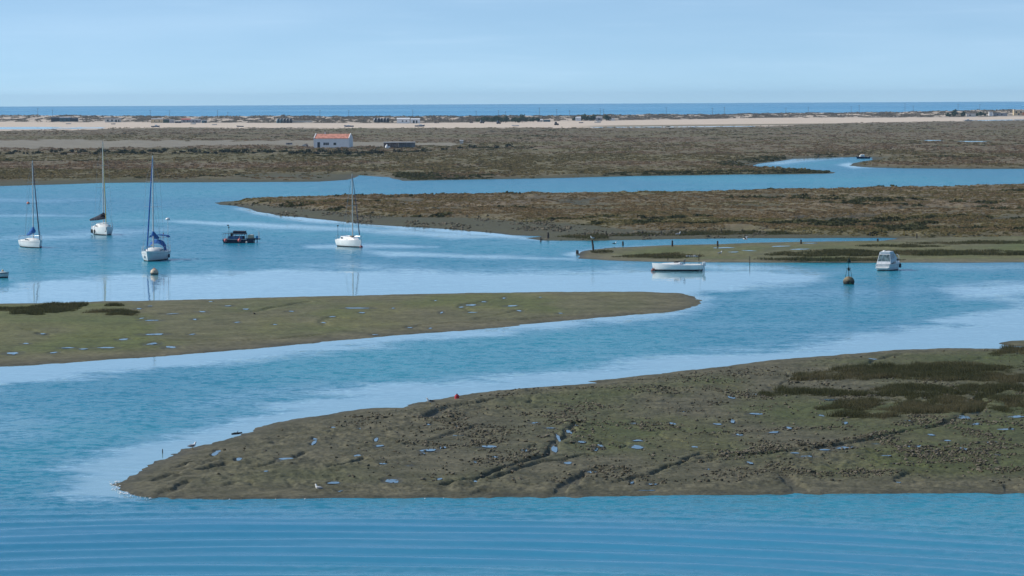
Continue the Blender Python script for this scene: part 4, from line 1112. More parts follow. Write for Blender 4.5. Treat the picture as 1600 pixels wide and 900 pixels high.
def fender(h, t, sg, mat, parent, r=0.12, ln=0.5):
    z = h.sheer(t); y = sg * (h.y(t, z * .45) + r)
    MB().path([(h.x(t, .5), y, z * .45 - ln / 2), (h.x(t, .5), y, z * .45 - ln * .35), (h.x(t, .5), y, z * .45 + ln * .35), (h.x(t, .5), y, z * .45 + ln / 2)], [.03, r, r, .03], 10).tube((h.x(t, .5), y, z * .45 + ln / 2), (h.x(t, .5), sg * h.half(t), z + .05), .012, None, 5).build('fender', mat, parent)

def outboard(parent, loc, mat, s=1.0):
    x, y, z = loc
    o = MB().loft([[(x + a * s, y + b * s, z + c * s) for a, b in ((-.16, -.11), (.12, -.11), (.16, 0), (.12, .11), (-.16, .11), (-.2, 0))] if c < .4 else [(x + a * s * .7, y + b * s * .7, z + c * s) for a, b in ((-.16, -.11), (.12, -.11), (.16, 0), (.12, .11), (-.16, .11), (-.2, 0))] for c in (0, .3, .42)]).box(x - .07 * s, x + .05 * s, y - .05 * s, y + .05 * s, z - .7 * s, z).build('outboard_motor', mat, parent)
    return o

def spot(px, py): x, y = G(px, py, 0.0); return (float(x), float(y), 0.0)

# ---- sailboat with the blue furled sail and blue boom cover, left ------------
L1 = spot(50.5, 386.5); k1 = L1[1] / F
b1 = thing('sailboat', 'white sloop with blue sail bundle at its mast foot, leftmost of the moored sailboats', 'sailboat', L1, rad(-66), 'sailboats moored in the lagoon')
h = Hull(7.4, 2.5, 1.15, 0.92, .4, .7)
h.build(W_HULL, b1); h.band('boot_stripe', -.06, .13, ANTIFOUL, b1); h.band('rubbing_strake', .80, .86, W_GREY, b1, .02, 0.02, .97)
cabin(h, [(-1.0, .75, .30), (-.8, .85, .40), (.6, .8, .36), (1.7, .55, .24), (2.2, .35, .05)], W_DECK, b1)
side_windows(h, -.7, .9, .83, 1.02, 1.16, b1, 2)
cabin(h, [(-3.2, .85, .16), (-2.0, .95, .20), (-1.05, .85, .24)], W_DECK, b1, 'cockpit_coaming')
rig(h, b1, .55, (386.5 - 251) * k1, .085, ALLOY, NAVY, .085, 3.45, (3.0, 2.1, 1.55, .30), BLUE_CANVAS)
MB().ball((.42, .0, 2.25), .38, 12, 8, .9).build('sail_bundle', BLUE_CANVAS, b1)
rails(h, b1)

# ---- sailboat with the dark boom cover and fenders ---------------------------
L2 = spot(161, 366.5); k2 = L2[1] / F
b2 = thing('sailboat', 'white sloop with dark boom cover, ochre furled sail and black fenders along its side', 'sailboat', L2, rad(-76), 'sailboats moored in the lagoon')
h = Hull(8.6, 3.0, 1.30, 1.12, .4, .78, .05, 2.6)
h.build(W_HULL, b2); h.band('boot_stripe', -.06, .15, ANTIFOUL, b2)
cabin(h, [(-1.6, .95, .45), (-1.2, 1.05, .60), (.8, .95, .52), (2.1, .6, .3), (2.7, .35, .05)], W_DECK, b2)
side_windows(h, -1.0, .9, 1.02, 1.22, 1.40, b2, 2)
cabin(h, [(-3.8, 1.0, .2), (-1.7, 1.1, .3)], W_DECK, b2, 'cockpit_coaming')
rig(h, b2, .7, (366.5 - 222) * k2, .095, ALLOY, YELLOW_ROPE, .075, 3.4, (3.9, 2.5, 2.05, .34), DARK_CANVAS, swing=-.42)
MB().path([(.7, 0, 2.35), (.72, 0, 2.6), (.74, 0, 3.05), (.72, 0, 3.3)], [.18, .46, .46, .15], 12).build('sail_bag', DARK_CANVAS, b2)
rails(h, b2)
for t in (.2, .42, .62): fender(h, t, -1, BLACK, b2, .10, .62)
MB().path([(4.2, -.1, 1.2), (4.42, -.12, .95), (4.38, -.16, .62), (4.2, -.3, .6)], [.05, .06, .07, .03], 8).build('bow_anchor', BLACK, b2)

# ---- sailboat with blue canopy, bow to the viewer ----------------------------
L3 = spot(241, 406.5); k3 = L3[1] / F
b3 = thing('sailboat', 'white cruising yacht with blue canopy, seen bow on behind the round mooring ball', 'sailboat', L3, rad(-96), 'sailboats moored in the lagoon')
h = Hull(9.6, 3.15, 1.32, 1.10, .4, .74, .11)
h.build(W_HULL, b3); h.band('boot_stripe', -.06, .12, ANTIFOUL, b3); h.band('rubbing_strake', .92, .99, W_GREY, b3, .02, .02, .96)
cabin(h, [(-1.4, .9, .42), (-1.0, 1.05, .52), (.8, .95, .46), (2.2, .6, .26), (2.8, .35, .05)], W_DECK, b3)
side_windows(h, -.9, 1.0, 1.02, 1.22, 1.38, b3, 2)
cabin(h, [(-4.3, 1.05, .2), (-1.5, 1.15, .3)], W_DECK, b3, 'cockpit_coaming')
rig(h, b3, .5, (406.5 - 243) * k3, .095, ALLOY, BLUE_CANVAS, .10, 4.5, (3.6, 2.9, 2.6, .32), BLUE_CANVAS)
sp = MB(); rg = []
for x, w, hh in ((-1.2, 1.0, .9), (-1.7, 1.1, 1.35), (-2.3, 1.15, 1.4), (-2.35, 1.12, 1.2)):
    rg.append([(x, w * math.cos(a), 1.15 + hh * max(math.sin(a), 0) ** .7) for a in [PI * q / 8 for q in range(9)]])
sp.loft(rg, False).build('spray_hood', BLUE_CANVAS, b3)
bi = MB(); rg = []
for x in (-2.7, -3.3, -4.2, -4.5):
    rg.append([(x, -1.25, 2.75), (x, -1.0, 3.0 + .05 * (x > -4)), (x, 0, 3.12), (x, 1.0, 3.0), (x, 1.25, 2.75), (x, 1.0, 2.92), (x, 0, 3.04), (x, -1.0, 2.92)])
bi.loft(rg).build('bimini', BLUE_CANVAS, b3)
for x in (-2.8, -4.4):
    MB().path([(x, -1.2, 1.2), (x, -1.2, 2.75), (x, 1.2, 2.75), (x, 1.2, 1.2)], .02, 6).build('bimini_frame', STEEL, b3)
MB().tube((-4.5, .9, 1.2), (-4.5, .9, 4.9), .035, None, 6).build('radar_pole', STEEL, b3)
MB().lathe([(.02, 4.86), (.28, 4.9), (.30, 5.05), (.2, 5.17), (.02, 5.2)], 12, (-4.5, .9, 0)).build('radar_dome', W_HULL, b3, True)
MB().path([(-4.6, .2, 1.6), (-4.85, .2, 3.3)], .02, 6).box(-5.3, -4.82, .195, .205, 2.9, 3.25).build('ensign_staff', RED_FLOAT, b3)
MB().ball((-4.4, -1.1, 1.85), .22, 10, 6).build('horseshoe_buoy', BEIGE, b3)
rails(h, b3)
fender(h, .35, 1, NAVY, b3, .13, .5); fender(h, .92, -1, W_GREY, b3, .11, .35)

# ---- small sailboat without a boom cover, centre -----------------------------
L4 = spot(548.5, 385.5); k4 = L4[1] / F
b4 = thing('sailboat', 'small white cabin sloop with bare mast, alone before the long marsh island', 'sailboat', L4, rad(-62), 'sailboats moored in the lagoon')
h = Hull(6.4, 2.4, 1.05, 0.92, .35, .72, .06, 2.3)
h.build(W_HULL, b4); h.band('boot_stripe', -.06, .14, ANTIFOUL, b4)
cabin(h, [(-1.9, .85, .40), (-1.6, .95, .58), (.2, .9, .54), (1.3, .6, .34), (2.0, .3, .06)], W_HULL, b4, inset=.8)
side_windows(h, -1.35, -.6, .93, 1.12, 1.30, b4, 1)
cabin(h, [(-2.9, .85, .16), (-1.95, .9, .22)], W_DECK, b4, 'cockpit_coaming')
rig(h, b4, .55, (385.5 - 271) * k4, .085, plain('beige_mast', (0.50, 0.47, 0.42), .5, .06, 2), NAVY, .06, 2.85, None, None, (.5,))
MB().box(.1, .8, -.3, .3, 1.44, 1.50).build('foredeck_hatch', WOODM, b4)
rails(h, b4, True, True, False, .5)
outboard(b4, (-3.3, .35, .85), BLACK, .8)
MB().tube((-3.1, -.5, .9), (-3.1, -.5, 2.75), .02, None, 6).ball((-3.1, -.5, 2.8), .12, 8, 6).build('stern_pole', BLACK, b4)

# ---- floats beside the boats ---------------------------------------------------
def float_ball(name, px, py, r, mat, label, group=None, ring=True, sink=.35):
    x, y, _ = spot(px, py)
    o = thing(name, label, 'buoy', (x, y, 0), 0, group)
    MB().ball((0, 0, r * (1 - 2 * sink) * .5 + r * .1), r, 18, 12).build('float_body', mat, o, True)
    z = r * (1 - 2 * sink) * .5 + r * 1.1
    MB().path([(-.05, 0, z - .03), (-.05, 0, z + .07), (.05, 0, z + .07), (.05, 0, z - .03)], .018, 6).build('lifting_eye', WIRE, o)
    return o
float_ball('mooring_buoy', 63, 386.4, .22, RED_FLOAT, 'small dark red float at the bow of the sloop with the blue sail bundle', 'red mooring floats')
float_ball('mooring_buoy', 164.5, 367.5, .26, RED_FLOAT, 'bright red float under the bow of the sloop with the dark boom cover', 'red mooring floats')
float_ball('mooring_buoy', 564.3, 386.7, .22, plain('dark_red_plastic', (0.20, 0.012, 0.03), .4, .2, 3), 'dark maroon float at the bow of the small cabin sloop', 'red mooring floats')
float_ball('mooring_buoy', 1020.5, 423.5, .26, plain('brown_red_float', (0.26, 0.07, 0.05), .5, .3, 3), 'brownish float at the bow of the long white motor launch', 'red mooring floats')
float_ball('marker_float', 44, 318.5, .32, ORANGE, 'tiny orange float alone on the open water above the leftmost sailboat')
# big round mooring ball, pale above and weedy dark below
def ball_material():
    t = NT('weathered_float'); P = t.objco(); s = t.n('SeparateXYZ'); t.put(s.inputs[0], P)
    n = t.noise(P, 3.5, 4, .6)
    lvl = t.math('ADD', s.outputs['Z'], t.math('MULTIPLY', t.math('SUBTRACT', n, .5), .35))
    c = t.mix(t.remap(n, .35, .7), (0.62, 0.50, 0.36), (0.42, 0.31, 0.22))
    c = t.mix(t.remap(lvl, 0.10, 0.26), (0.020, 0.020, 0.022), c)
    return t.done(t.bsdf(Base_Color=c, Roughness=.6).outputs[0])
x, y, _ = spot(241.3, 429.0)
mb = thing('mooring_ball', 'round beige mooring ball with dark weedy waterline in front of the sailboat with blue canopy', 'buoy', (x, y, 0))
MB().ball((0, 0, .22), .47, 22, 14).build('float_body', ball_material(), mb, True)
MB().lathe([(.02, .66), (.13, .67), (.13, .72), (.02, .73)], 10).build('top_cap', ORANGE, mb)
MB().path([(-.06, 0, .71), (-.06, 0, .80), (.06, 0, .80), (.06, 0, .71)], .02, 6).build('lifting_eye', WIRE, mb)

# ---- navigation buoy with a cone on top ---------------------------------------
def buoy_material():
    t = NT('weedy_buoy'); P = t.objco(); s = t.n('SeparateXYZ'); t.put(s.inputs[0], P)
    n = t.noise(P, 2.6, 4, .65)
    c = t.mix(t.remap(n, .35, .65), (0.15, 0.13, 0.07), (0.28, 0.20, 0.12))
    c = t.mix(t.remap(t.math('ADD', s.outputs['Z'], t.math('MULTIPLY', n, .5)), .52, .84), (0.024, 0.021, 0.016), c)
    c = t.mix(t.remap(t.noise(P, 5.0, 2), .56, .68), c, (0.12, 0.17, 0.05))
    return t.done(t.bsdf(Base_Color=c, Roughness=.75).outputs[0])
x, y, _ = spot(1326.2, 444.0)
nb = thing('navigation_buoy', 'weedy round navigation buoy carrying a dark cone topmark, left of the white cabin cruiser', 'buoy', (x, y, 0))
kb = y / F
MB().ball((0, 0, .26), .62, 24, 14, .92).build('float_body', buoy_material(), nb, True)
GREEN = plain('dark_green_paint', (0.006, 0.022, 0.018), .8, .2, 4, spec=.2)
for q in range(3):
    an = 2 * PI * q / 3 + .5
    MB().tube((.42 * math.cos(an), .42 * math.sin(an), .66), (.20 * math.cos(an), .20 * math.sin(an), 1.72), .022, .018, 6).build('frame_leg', GREEN, nb)
MB().lathe([(.20, 1.70), (.24, 1.70), (.24, 1.74), (.20, 1.74)], 14).build('frame_ring', GREEN, nb)
MB().tube((0, 0, .75), (0, 0, 2.35), .03, .025, 8).build('staff', GREEN, nb)
MB().lathe([(.02, 1.42), (.13, 1.46), (.14, 1.62), (.07, 1.70), (.06, 1.86), (.02, 1.88)], 14).build('lantern', plain('lantern_dark', (0.02, .03, .03), .3, .2, 4), nb)
MB().lathe([(.25, 2.32), (.26, 2.36), (.02, 2.84), (.004, 2.85)], 16).build('cone_topmark', GREEN, nb)

# ---- the long white launch -----------------------------------------------------
x, y, _ = spot(1058, 423.5)
lb = thing('motor_launch', 'long low white launch with low cabin and dark waterline, lying beside the grassy flat', 'motorboat', (x, y, 0), rad(171))
h = Hull(5.9, 2.1, 0.95, 0.74, .3, .8, .04, 2.4, .6)
h.build(W_HULL, lb); h.band('boot_stripe', -.08, .20, ANTIFOUL, lb, .035, .0, .985)
cabin(h, [(-.55, .72, .22), (-.4, .78, .32), (.4, .72, .26), (1.6, .45, .12), (2.0, .3, .03)], W_HULL, lb)
side_windows(h, -.3, .35, .76, 1.0, 1.10, lb, 1)
MB().path([(-.7, -.62, .82), (-.9, -.62, 1.30), (-.9, .62, 1.30), (-.7, .62, .82)], .03, 6).tube((-.9, 0, .85), (-.9, 0, 1.30), .03, None, 6).build('windscreen_frame', NAVY, lb)
cabin(h, [(-2.8, .8, .12), (-1.0, .85, .16)], W_DECK, lb, 'cockpit_coaming')
outboard(lb, (-3.12, 0, .62), W_HULL, 1.1)
MB().tube((-2.6, -.7, .7), (-2.6, -.7, 2.3), .012, None, 5).build('rod_aerial', BLACK, lb)
fender(h, .12, -1, NAVY, lb, .09, .35)

# ---- the white cabin cruiser, stern to the viewer ---------------------------------
x, y, _ = spot(1390.5, 421.8)
cb = thing('cabin_cruiser', 'white cabin cruiser with tall canvas cockpit, stern to the viewer, right of the cone buoy', 'motorboat', (x, y, 0), rad(66))
cb.scale = (.80, .84, .98)
h = Hull(6.6, 2.35, 1.25, 0.78, .35, .86, .08, 2.4, .55)
h.build(W_HULL, cb); h.band('boot_stripe', -.08, .10, ANTIFOUL, cb); h.band('rubbing_strake', .62, .70, W_GREY, cb, .025, 0, .97)
SHADE_WHITE = plain('cream_canvas', (0.66, 0.68, 0.70), .8, .06, 3)
cabin(h, [(-.2, .95, .70), (.3, .95, .68), (1.4, .75, .42), (2.5, .4, .05)], W_HULL, cb, inset=.8)
side_windows(h, .15, 1.2, .93, 1.10, 1.32, cb, 2)
en = MB().loft([[(-2.95, -1.02, .80), (-2.95, 1.02, .80), (-2.35, .74, 2.12), (-2.35, -.74, 2.12)], [(1.15, -.82, 1.30), (1.15, .82, 1.30), (-.55, .70, 2.16), (-.55, -.70, 2.16)]]).build('cockpit_enclosure', SHADE_WHITE, cb)
CLEAR = plain('clear_vinyl', (0.13, 0.19, 0.20), .15, .3, 2.5)
def slope(x0, y0, z0, x1, y1, z1, f):      # point between a low and a high corner
    return (x0 + (x1 - x0) * f, y0 + (y1 - y0) * f, z0 + (z1 - z0) * f)
for a_, b_ in ((-.92, -.34), (-.29, .29), (.34, .92)):
    q = [slope(-2.97, 1.02 * u, .80, -2.37, .74 * u, 2.12, f) for f in (.24, .84) for u in (a_, b_)]
    MB().add(q + [(p_[0] + .03, p_[1], p_[2]) for p_ in q], [(0, 1, 3, 2), (4, 6, 7, 5), (0, 4, 5, 1), (2, 3, 7, 6), (0, 2, 6, 4), (1, 5, 7, 3)]).build('stern_window', CLEAR, cb)
for sg in (-1, 1):
    for a_, b_ in ((.10, .42), (.48, .80)):
        q = []
        for f in (.35, .85):
            for u in (a_, b_):
                lo_ = (-2.95 + 4.1 * u, 1.02 - .20 * u, .80 + .5 * u); hi_ = (-2.35 + 1.8 * u, .74 - .04 * u, 2.12 + .04 * u)
                p_ = slope(*lo_, *hi_, f); q.append((p_[0], sg * (p_[1] + .02), p_[2]))
        MB().add(q + [(p_[0], p_[1] - sg * .03, p_[2]) for p_ in q], [(0, 1, 3, 2), (4, 6, 7, 5), (0, 4, 5, 1), (2, 3, 7, 6), (0, 2, 6, 4), (1, 5, 7, 3)]).build('side_window', CLEAR, cb)
MB().loft([[(x_, -w_, z_), (x_, w_, z_), (x_, w_ * .93, z_ + .08), (x_, 0, z_ + .13), (x_, -w_ * .93, z_ + .08)] for x_, w_, z_ in ((-2.45, .74, 2.12), (-1.5, .76, 2.17), (-.6, .73, 2.16), (-.3, .62, 2.10))]).build('hard_top', W_HULL, cb)
MB().lathe([(.02, 2.22), (.22, 2.24), (.22, 2.34), (.02, 2.38)], 12, (-1.6, .3, 0)).build('radar_dome', W_HULL, cb, True)
MB().tube((-1.2, -.4, 2.2), (-1.25, -.4, 3.0), .015, None, 5).build('aerial', BLACK, cb)
MB().box(-3.75, -3.2, -.92, .92, .30, .40).build('swim_platform', W_HULL, cb)
MB().box(-3.31, -3.27, -.80, .80, .46, .52).build('transom_badge_strip', W_GREY, cb)
MB().path([(2.2, -.6, 1.1), (2.3, -.6, 1.6), (3.2, -.1, 1.75), (3.2, .1, 1.75), (2.3, .6, 1.6), (2.2, .6, 1.1)], .025, 6).build('pulpit', STEEL, cb)
fender(h, .80, -1, NAVY, cb, .17, .55)

# ---- work raft -------------------------------------------------------------------
x, y, _ = spot(376, 379.5)
rb = thing('work_raft', 'dark blue flat work raft with black canopy, pink ball fenders and beige crate', 'work boat', (x, y, 0), rad(-4))
MB().loft([[(-2.25, w0, 0 - .2), (-2.25, -w0, -.2), (-2.45, -1.05, .55), (-2.45, 1.05, .55)] for w0 in (.9,)] + [[(1.0, .95, -.2), (1.0, -.95, -.2), (1.0, -1.05, .48), (1.0, 1.05, .48)]]).build('hull', NAVY, rb)
MB().loft([[(.95, .98, -.2), (.95, -.98, -.2), (.95, -1.08, .66), (.95, 1.08, .66)], [(1.85, .85, -.2), (1.85, -.85, -.2), (2.0, -1.0, .66), (2.0, 1.0, .66)]]).build('stern_hull', NAVY, rb)
for sg in (-1.08, 1.08): MB().box(-2.48, 1.02, sg - .02, sg + .02, .50, .56).build('rubbing_strake', W_GREY, rb)
MB().box(-2.35, .9, -.98, .98, .57, .60).build('deck', plain('wet_planks', (0.10, 0.085, 0.06), .7, .3, 5), rb)
MIDBLUE = plain('mid_blue_paint', (0.05, 0.14, 0.30), .6, .25, 3)
for sg in (-.96, .96): MB().box(-1.7, .4, sg - .03, sg + .03, .60, .95).build('blue_bulwark', MIDBLUE, rb)
for sg in (-1, 1):
    m = MB(); m.path([(-2.35, sg * 1.0, 1.35), (-1.0, sg * 1.0, 1.35), (.8, sg * 1.0, 1.35)], .025, 6)
    for q in range(5): m.tube((-2.35 + .78 * q, sg * 1.0, .55), (-2.35 + .78 * q, sg * 1.0, 1.36), .025, None, 6)
    m.build('guard_rail', WIRE, rb)
MB().loft([[(-.95, -.95, 1.22), (-.95, .95, 1.22), (-.95, .9, 1.66), (-.95, 0, 1.74), (-.95, -.9, 1.66)], [(.75, -.95, 1.20), (.75, .95, 1.20), (.7, .9, 1.62), (.7, 0, 1.70), (.7, -.9, 1.62)]]).build('canopy', DARK_CANVAS, rb)
for sx in (-.9, .7):
    for sg in (-.9, .9): MB().tube((sx, sg, .58), (sx, sg, 1.25), .03, None, 6).build('canopy_post', WIRE, rb)
MB().box(-1.4, -1.1, -.3, .2, .60, 1.45).build('engine_box', BLACK, rb)
MB().tube((-1.65, .3, .58), (-1.72, .3, 2.45), .03, .025, 6).build('pole', BLACK, rb)
MB().ball((-1.70, .3, 2.15), .10, 8, 6).build('pole_lamp', BLACK, rb)
MB().box(-1.95, -1.68, .28, .32, 2.40, 2.55).build('pole_vane', BLACK, rb)
bx_ = MB().box(1.1, 1.85, -.75, .5, .67, 1.12).build('crate', BEIGE, rb)
MB().box(1.25, 1.8, -.5, .3, 1.12, 1.17).build('crate_lid', W_GREY, bx_)
for sx in (-1.95, .0):
    f_ = MB().ball((sx, -1.28, .40), .23, 14, 10, 1.15).build('ball_fender', PINK_FLOAT, rb, True)
    MB().tube((sx, -1.2, .6), (sx, -1.06, .95), .015, None, 5).build('fender_rope', W_GREY, f_)
MB().ball((1.02, -1.2, .12), .15, 10, 8).build('float_ball', W_GREY, rb, True)
MB().box(2.0, 2.75, -.5, .5, .48, .60).build('stern_bracket', BLACK, rb)
outboard(rb, (2.35, 0, .62), plain('light_blue_cowl', (0.03, 0.30, 0.58), .4, .1, 3), .95)
MB().tube((2.6, -.45, .55), (2.58, -.45, 1.75), .035, .03, 6).build('gantry_post', W_GREY, rb)
MB().tube((2.6, .45, .55), (2.6, .45, 1.5), .03, None, 6).build('gantry_post', W_GREY, rb)

# ---- the grey open boat cut by the picture edge ------------------------------------
x, y, _ = spot(-8, 434)
gb = thing('open_boat', 'pale grey open boat with dark waterline, cut off by the left picture edge', 'boat', (x, y, 0), rad(-20))
h = Hull(3.6, 1.5, .72, .55, .25, .8, .05, 2.3, .6)
h.build(W_GREY, gb); h.band('boot_stripe', -.06, .14, ANTIFOUL, gb); h.band('rubbing_strake', .50, .56, NAVY, gb, .02, 0, .97)
cabin(h, [(.5, .5, .12), (1.2, .3, .1), (1.5, .12, .03)], W_DECK, gb, 'foredeck')
MB().box(-.6, -.3, -.62, .62, .50, .66).build('thwart', WOODM, gb)
MB().ball((1.0, .0, .82), .13, 10, 7).build('deck_float', BEIGE, gb)

# ---- skiff in the far creek -----------------------------------------------------------
def skiff(name, loc, rz, label, L, B, hmat, inner, cab=None, group=None, motor=False, lift=0.0):
    o = thing(name, label, 'boat', loc, rz, group)
    hh = Hull(L, B, .75 * L / 5 + .1, .5 * L / 5 + .1, .2 if lift == 0 else .15, .75, .08, 2.2, .6)
    hu = hh.build(hmat, o); hu.location.z = lift
    g = MB().loft([[(x_, -w_, hh.deck_z(x_) + .015), (x_, w_, hh.deck_z(x_) + .015), (x_, w_ * .9, hh.deck_z(x_) + .03), (x_, -w_ * .9, hh.deck_z(x_) + .03)] for x_, w_ in ((-L * .46, B * .36), (-L * .1, B * .42), (L * .2, B * .34), (L * .38, B * .16))]).build('inside', inner, o); g.location.z = lift
    for q in (-.22, .08):
        t_ = MB().box(L * q - .12, L * q + .12, -B * .40, B * .40, hh.deck_z(L * q) + .03, hh.deck_z(L * q) + .09).build('thwart', WOODM, o); t_.location.z = lift
    if cab:
        c_ = cabin(hh, [(-L * .1, B * .3, cab), (L * .12, B * .28, cab * .95), (L * .22, B * .22, cab * .5)], W_DECK, o); c_.location.z = lift
    if motor:
        m_ = outboard(o, (-L / 2 - .1, 0, .4 * L / 5 + .1), BLACK, .9); m_.location.z = lift
    return o
x, y, _ = spot(1348, 247.8)
skiff('skiff', (x, y, 0), rad(200), 'small dark skiff with pale console moored at the mouth of the far creek', 4.8, 1.8, NAVY, W_DECK, .8, None, True)
# ------------------------------------------------------------------ houses and huts on the far shore
LIME = plain('limewash', (0.87, 0.87, 0.86), .9, .02, .8)
LIME_OLD = plain('old_limewash', (0.62, 0.60, 0.55), .9, .12, .8)
YELLOW_W = plain('ochre_wall', (0.66, 0.52, 0.32), .9, .08, .6)
GREYW = plain('grey_boards', (0.34, 0.35, 0.38), .9, .2, 1.2)
DARKW = plain('dark_boards', (0.055, 0.062, 0.072), .9, .25, 1.2)
GREENW = plain('green_boards', (0.045, 0.090, 0.065), .9, .2, 1.2)
TEALW = plain('teal_boards', (0.05, 0.13, 0.17), .9, .2, 1.2)
BROWNW = plain('brown_boards', (0.18, 0.14, 0.125), .9, .25, 1.2)
TILE = plain('clay_tiles', (0.56, 0.235, 0.165), .85, .16, 1.1)
TILE_RED = plain('red_sheet_roof', (0.42, 0.13, 0.11), .8, .12, 1.0)
ROOF_W = plain('white_sheet_roof', (0.80, 0.81, 0.82), .6, .04, .8)
ROOF_G = plain('grey_sheet_roof', (0.36, 0.37, 0.38), .8, .12, 1.0)
ROOF_D = plain('dark_sheet_roof', (0.05, 0.055, 0.065), .8, .2, 1.0)
PANE = plain('window_pane', (0.022, 0.028, 0.036), .15, .2, 2)

def base_at(px, py):
    return FP(px, py)

def building(name, label, cat, px0, px1, py, wall_px, roof_px, wall, roof, kind='gable', depth=None, wins=(), doors=(), chimney=None, group=None, extra=None):
    """wall_px / roof_px: heights in photo pixels. wins, doors: (fraction along the front, width m, height m, sill m)."""
    x, y, z = base_at((px0 + px1) / 2, py); k = y / F
    w = (px1 - px0) * k; H = wall_px * k; R = roof_px * k; d = depth or max(min(w * .7, 7.0), 2.2)
    o = thing(name, label, cat, (x, y + d / 2, z - .15), 0, group)
    H += .15
    body = MB()
    if kind == 'gable':       # ridge along the front
        body.v = []; body.prism([(-d / 2, 0), (d / 2, 0), (d / 2, H), (0, H + R), (-d / 2, H)], -w / 2, w / 2)
        body.v = [(v[1], v[0], v[2]) for v in body.v]
    elif kind == 'gable_front':
        body.prism([(-w / 2, 0), (w / 2, 0), (w / 2, H), (0, H + R), (-w / 2, H)], -d / 2, d / 2)
    elif kind == 'shed':
        body.prism([(-d / 2, 0), (d / 2, 0), (d / 2, H + R), (-d / 2, H)], -w / 2, w / 2)
        body.v = [(v[1], v[0], v[2]) for v in body.v]
    else:
        body.box(-w / 2, w / 2, -d / 2, d / 2, 0, H)
    body.build('wall', wall, o)
    t = .12; ov = .18
    rf = MB()
    if kind == 'gable':
        for sg in (-1, 1):
            y0 = sg * (d / 2 + ov); z0 = H - ov * R / (d / 2)
            rf.hexa([(-w / 2 + .02, y0, z0 + .02), (w / 2 - .02, y0, z0 + .02), (w / 2 - .02, 0, H + R + .02), (-w / 2 + .02, 0, H + R + .02)], [(-w / 2 + .02, y0, z0 + t), (w / 2 - .02, y0, z0 + t), (w / 2 - .02, 0, H + R + t), (-w / 2 + .02, 0, H + R + t)])
    elif kind == 'gable_front':
        for sg in (-1, 1):
            x0 = sg * (w / 2 + ov); z0 = H - ov * R / (w / 2)
            rf.hexa([(x0, -d / 2 - ov, z0 + .02), (x0, d / 2 + ov, z0 + .02), (0, d / 2 + ov, H + R + .02), (0, -d / 2 - ov, H + R + .02)], [(x0, -d / 2 - ov, z0 + t), (x0, d / 2 + ov, z0 + t), (0, d / 2 + ov, H + R + t), (0, -d / 2 - ov, H + R + t)])
    elif kind == 'shed':
        rf.hexa([(-w / 2 - ov, -d / 2 - ov, H + .02), (w / 2 + ov, -d / 2 - ov, H + .02), (w / 2 + ov, d / 2 + ov, H + R + .02), (-w / 2 - ov, d / 2 + ov, H + R + .02)], [(-w / 2 - ov, -d / 2 - ov, H + t), (w / 2 + ov, -d / 2 - ov, H + t), (w / 2 + ov, d / 2 + ov, H + R + t), (-w / 2 - ov, d / 2 + ov, H + R + t)])
    else:
        rf.box(-w / 2 - ov, w / 2 + ov, -d / 2 - ov, d / 2 + ov, H + .01, H + .01 + max(t, R))
    ro = rf.build('roof', roof, o)
    for f, ww, hh, sill in wins:
        cx_ = -w / 2 + w * f
        wo = MB().box(cx_ - ww / 2, cx_ + ww / 2, -d / 2 - .03, -d / 2 + .05, sill, sill + hh).build('window', PANE, o)
        if wall_px > 9:
            fr = MB(); e = .09
            fr.box(cx_ - ww / 2 - e, cx_ + ww / 2 + e, -d / 2 - .06, -d / 2 - .002, sill - e, sill - .002).box(cx_ - ww / 2 - e, cx_ + ww / 2 + e, -d / 2 - .06, -d / 2 - .002, sill + hh + .002, sill + hh + e)
            fr.box(cx_ - ww / 2 - e, cx_ - ww / 2 - .002, -d / 2 - .06, -d / 2 - .002, sill - .001, sill + hh + .001).box(cx_ + ww / 2 + .002, cx_ + ww / 2 + e, -d / 2 - .06, -d / 2 - .002, sill - .001, sill + hh + .001)
            if ww > 2: fr.box(cx_ - ww / 6 - .05, cx_ - ww / 6 + .05, -d / 2 - .06, -d / 2 - .032, sill, sill + hh).box(cx_ + ww / 6 - .05, cx_ + ww / 6 + .05, -d / 2 - .06, -d / 2 - .032, sill, sill + hh)
            fr.build('window_frame', LIME, wo)
    for f, ww, hh in doors:
        cx_ = -w / 2 + w * f
        MB().box(cx_ - ww / 2, cx_ + ww / 2, -d / 2 - .04, -d / 2 + .05, .15, .15 + hh).build('door', PANE if wall is not DARKW else GREYW, o)
    if chimney is not None:
        cx_ = -w / 2 + w * chimney
        MB().box(cx_ - .2, cx_ + .2, -.2, .2, H + R * .6, H + R + .9).build('chimney', LIME, ro)
    if kind == 'gable' and wall is LIME and wall_px > 9:     # low parapets that cap the gable ends
        for sg in (-1, 1):
            p = MB(); x0, x1 = sorted((sg * (w / 2 - .0), sg * (w / 2 + .28)))
            p.prism([(-d / 2 - .15, 0.05), (d / 2 + .15, 0.05), (d / 2 + .15, H + .2), (0, H + R + .35), (-d / 2 - .15, H + .2)], x0, x1)
            p.v = [(v[1], v[0], v[2]) for v in p.v]; p.build('gable_wall', LIME, o)
    return o, w, H, d

# the white house with the orange roof
ho, hw_, hH, hd = building('white_house', 'long white house with orange tiled roof standing in the marsh', 'house', 493, 547.5, 230.5, 14.2, 6.6, LIME, TILE, 'gable', 7.0,
    wins=((.345, 2.3, 1.0, 1.15), (.60, 1.1, .95, 1.15)), doors=((.125, 1.1, 2.2),), chimney=.26)
ho.rotation_euler.z = rad(-10)

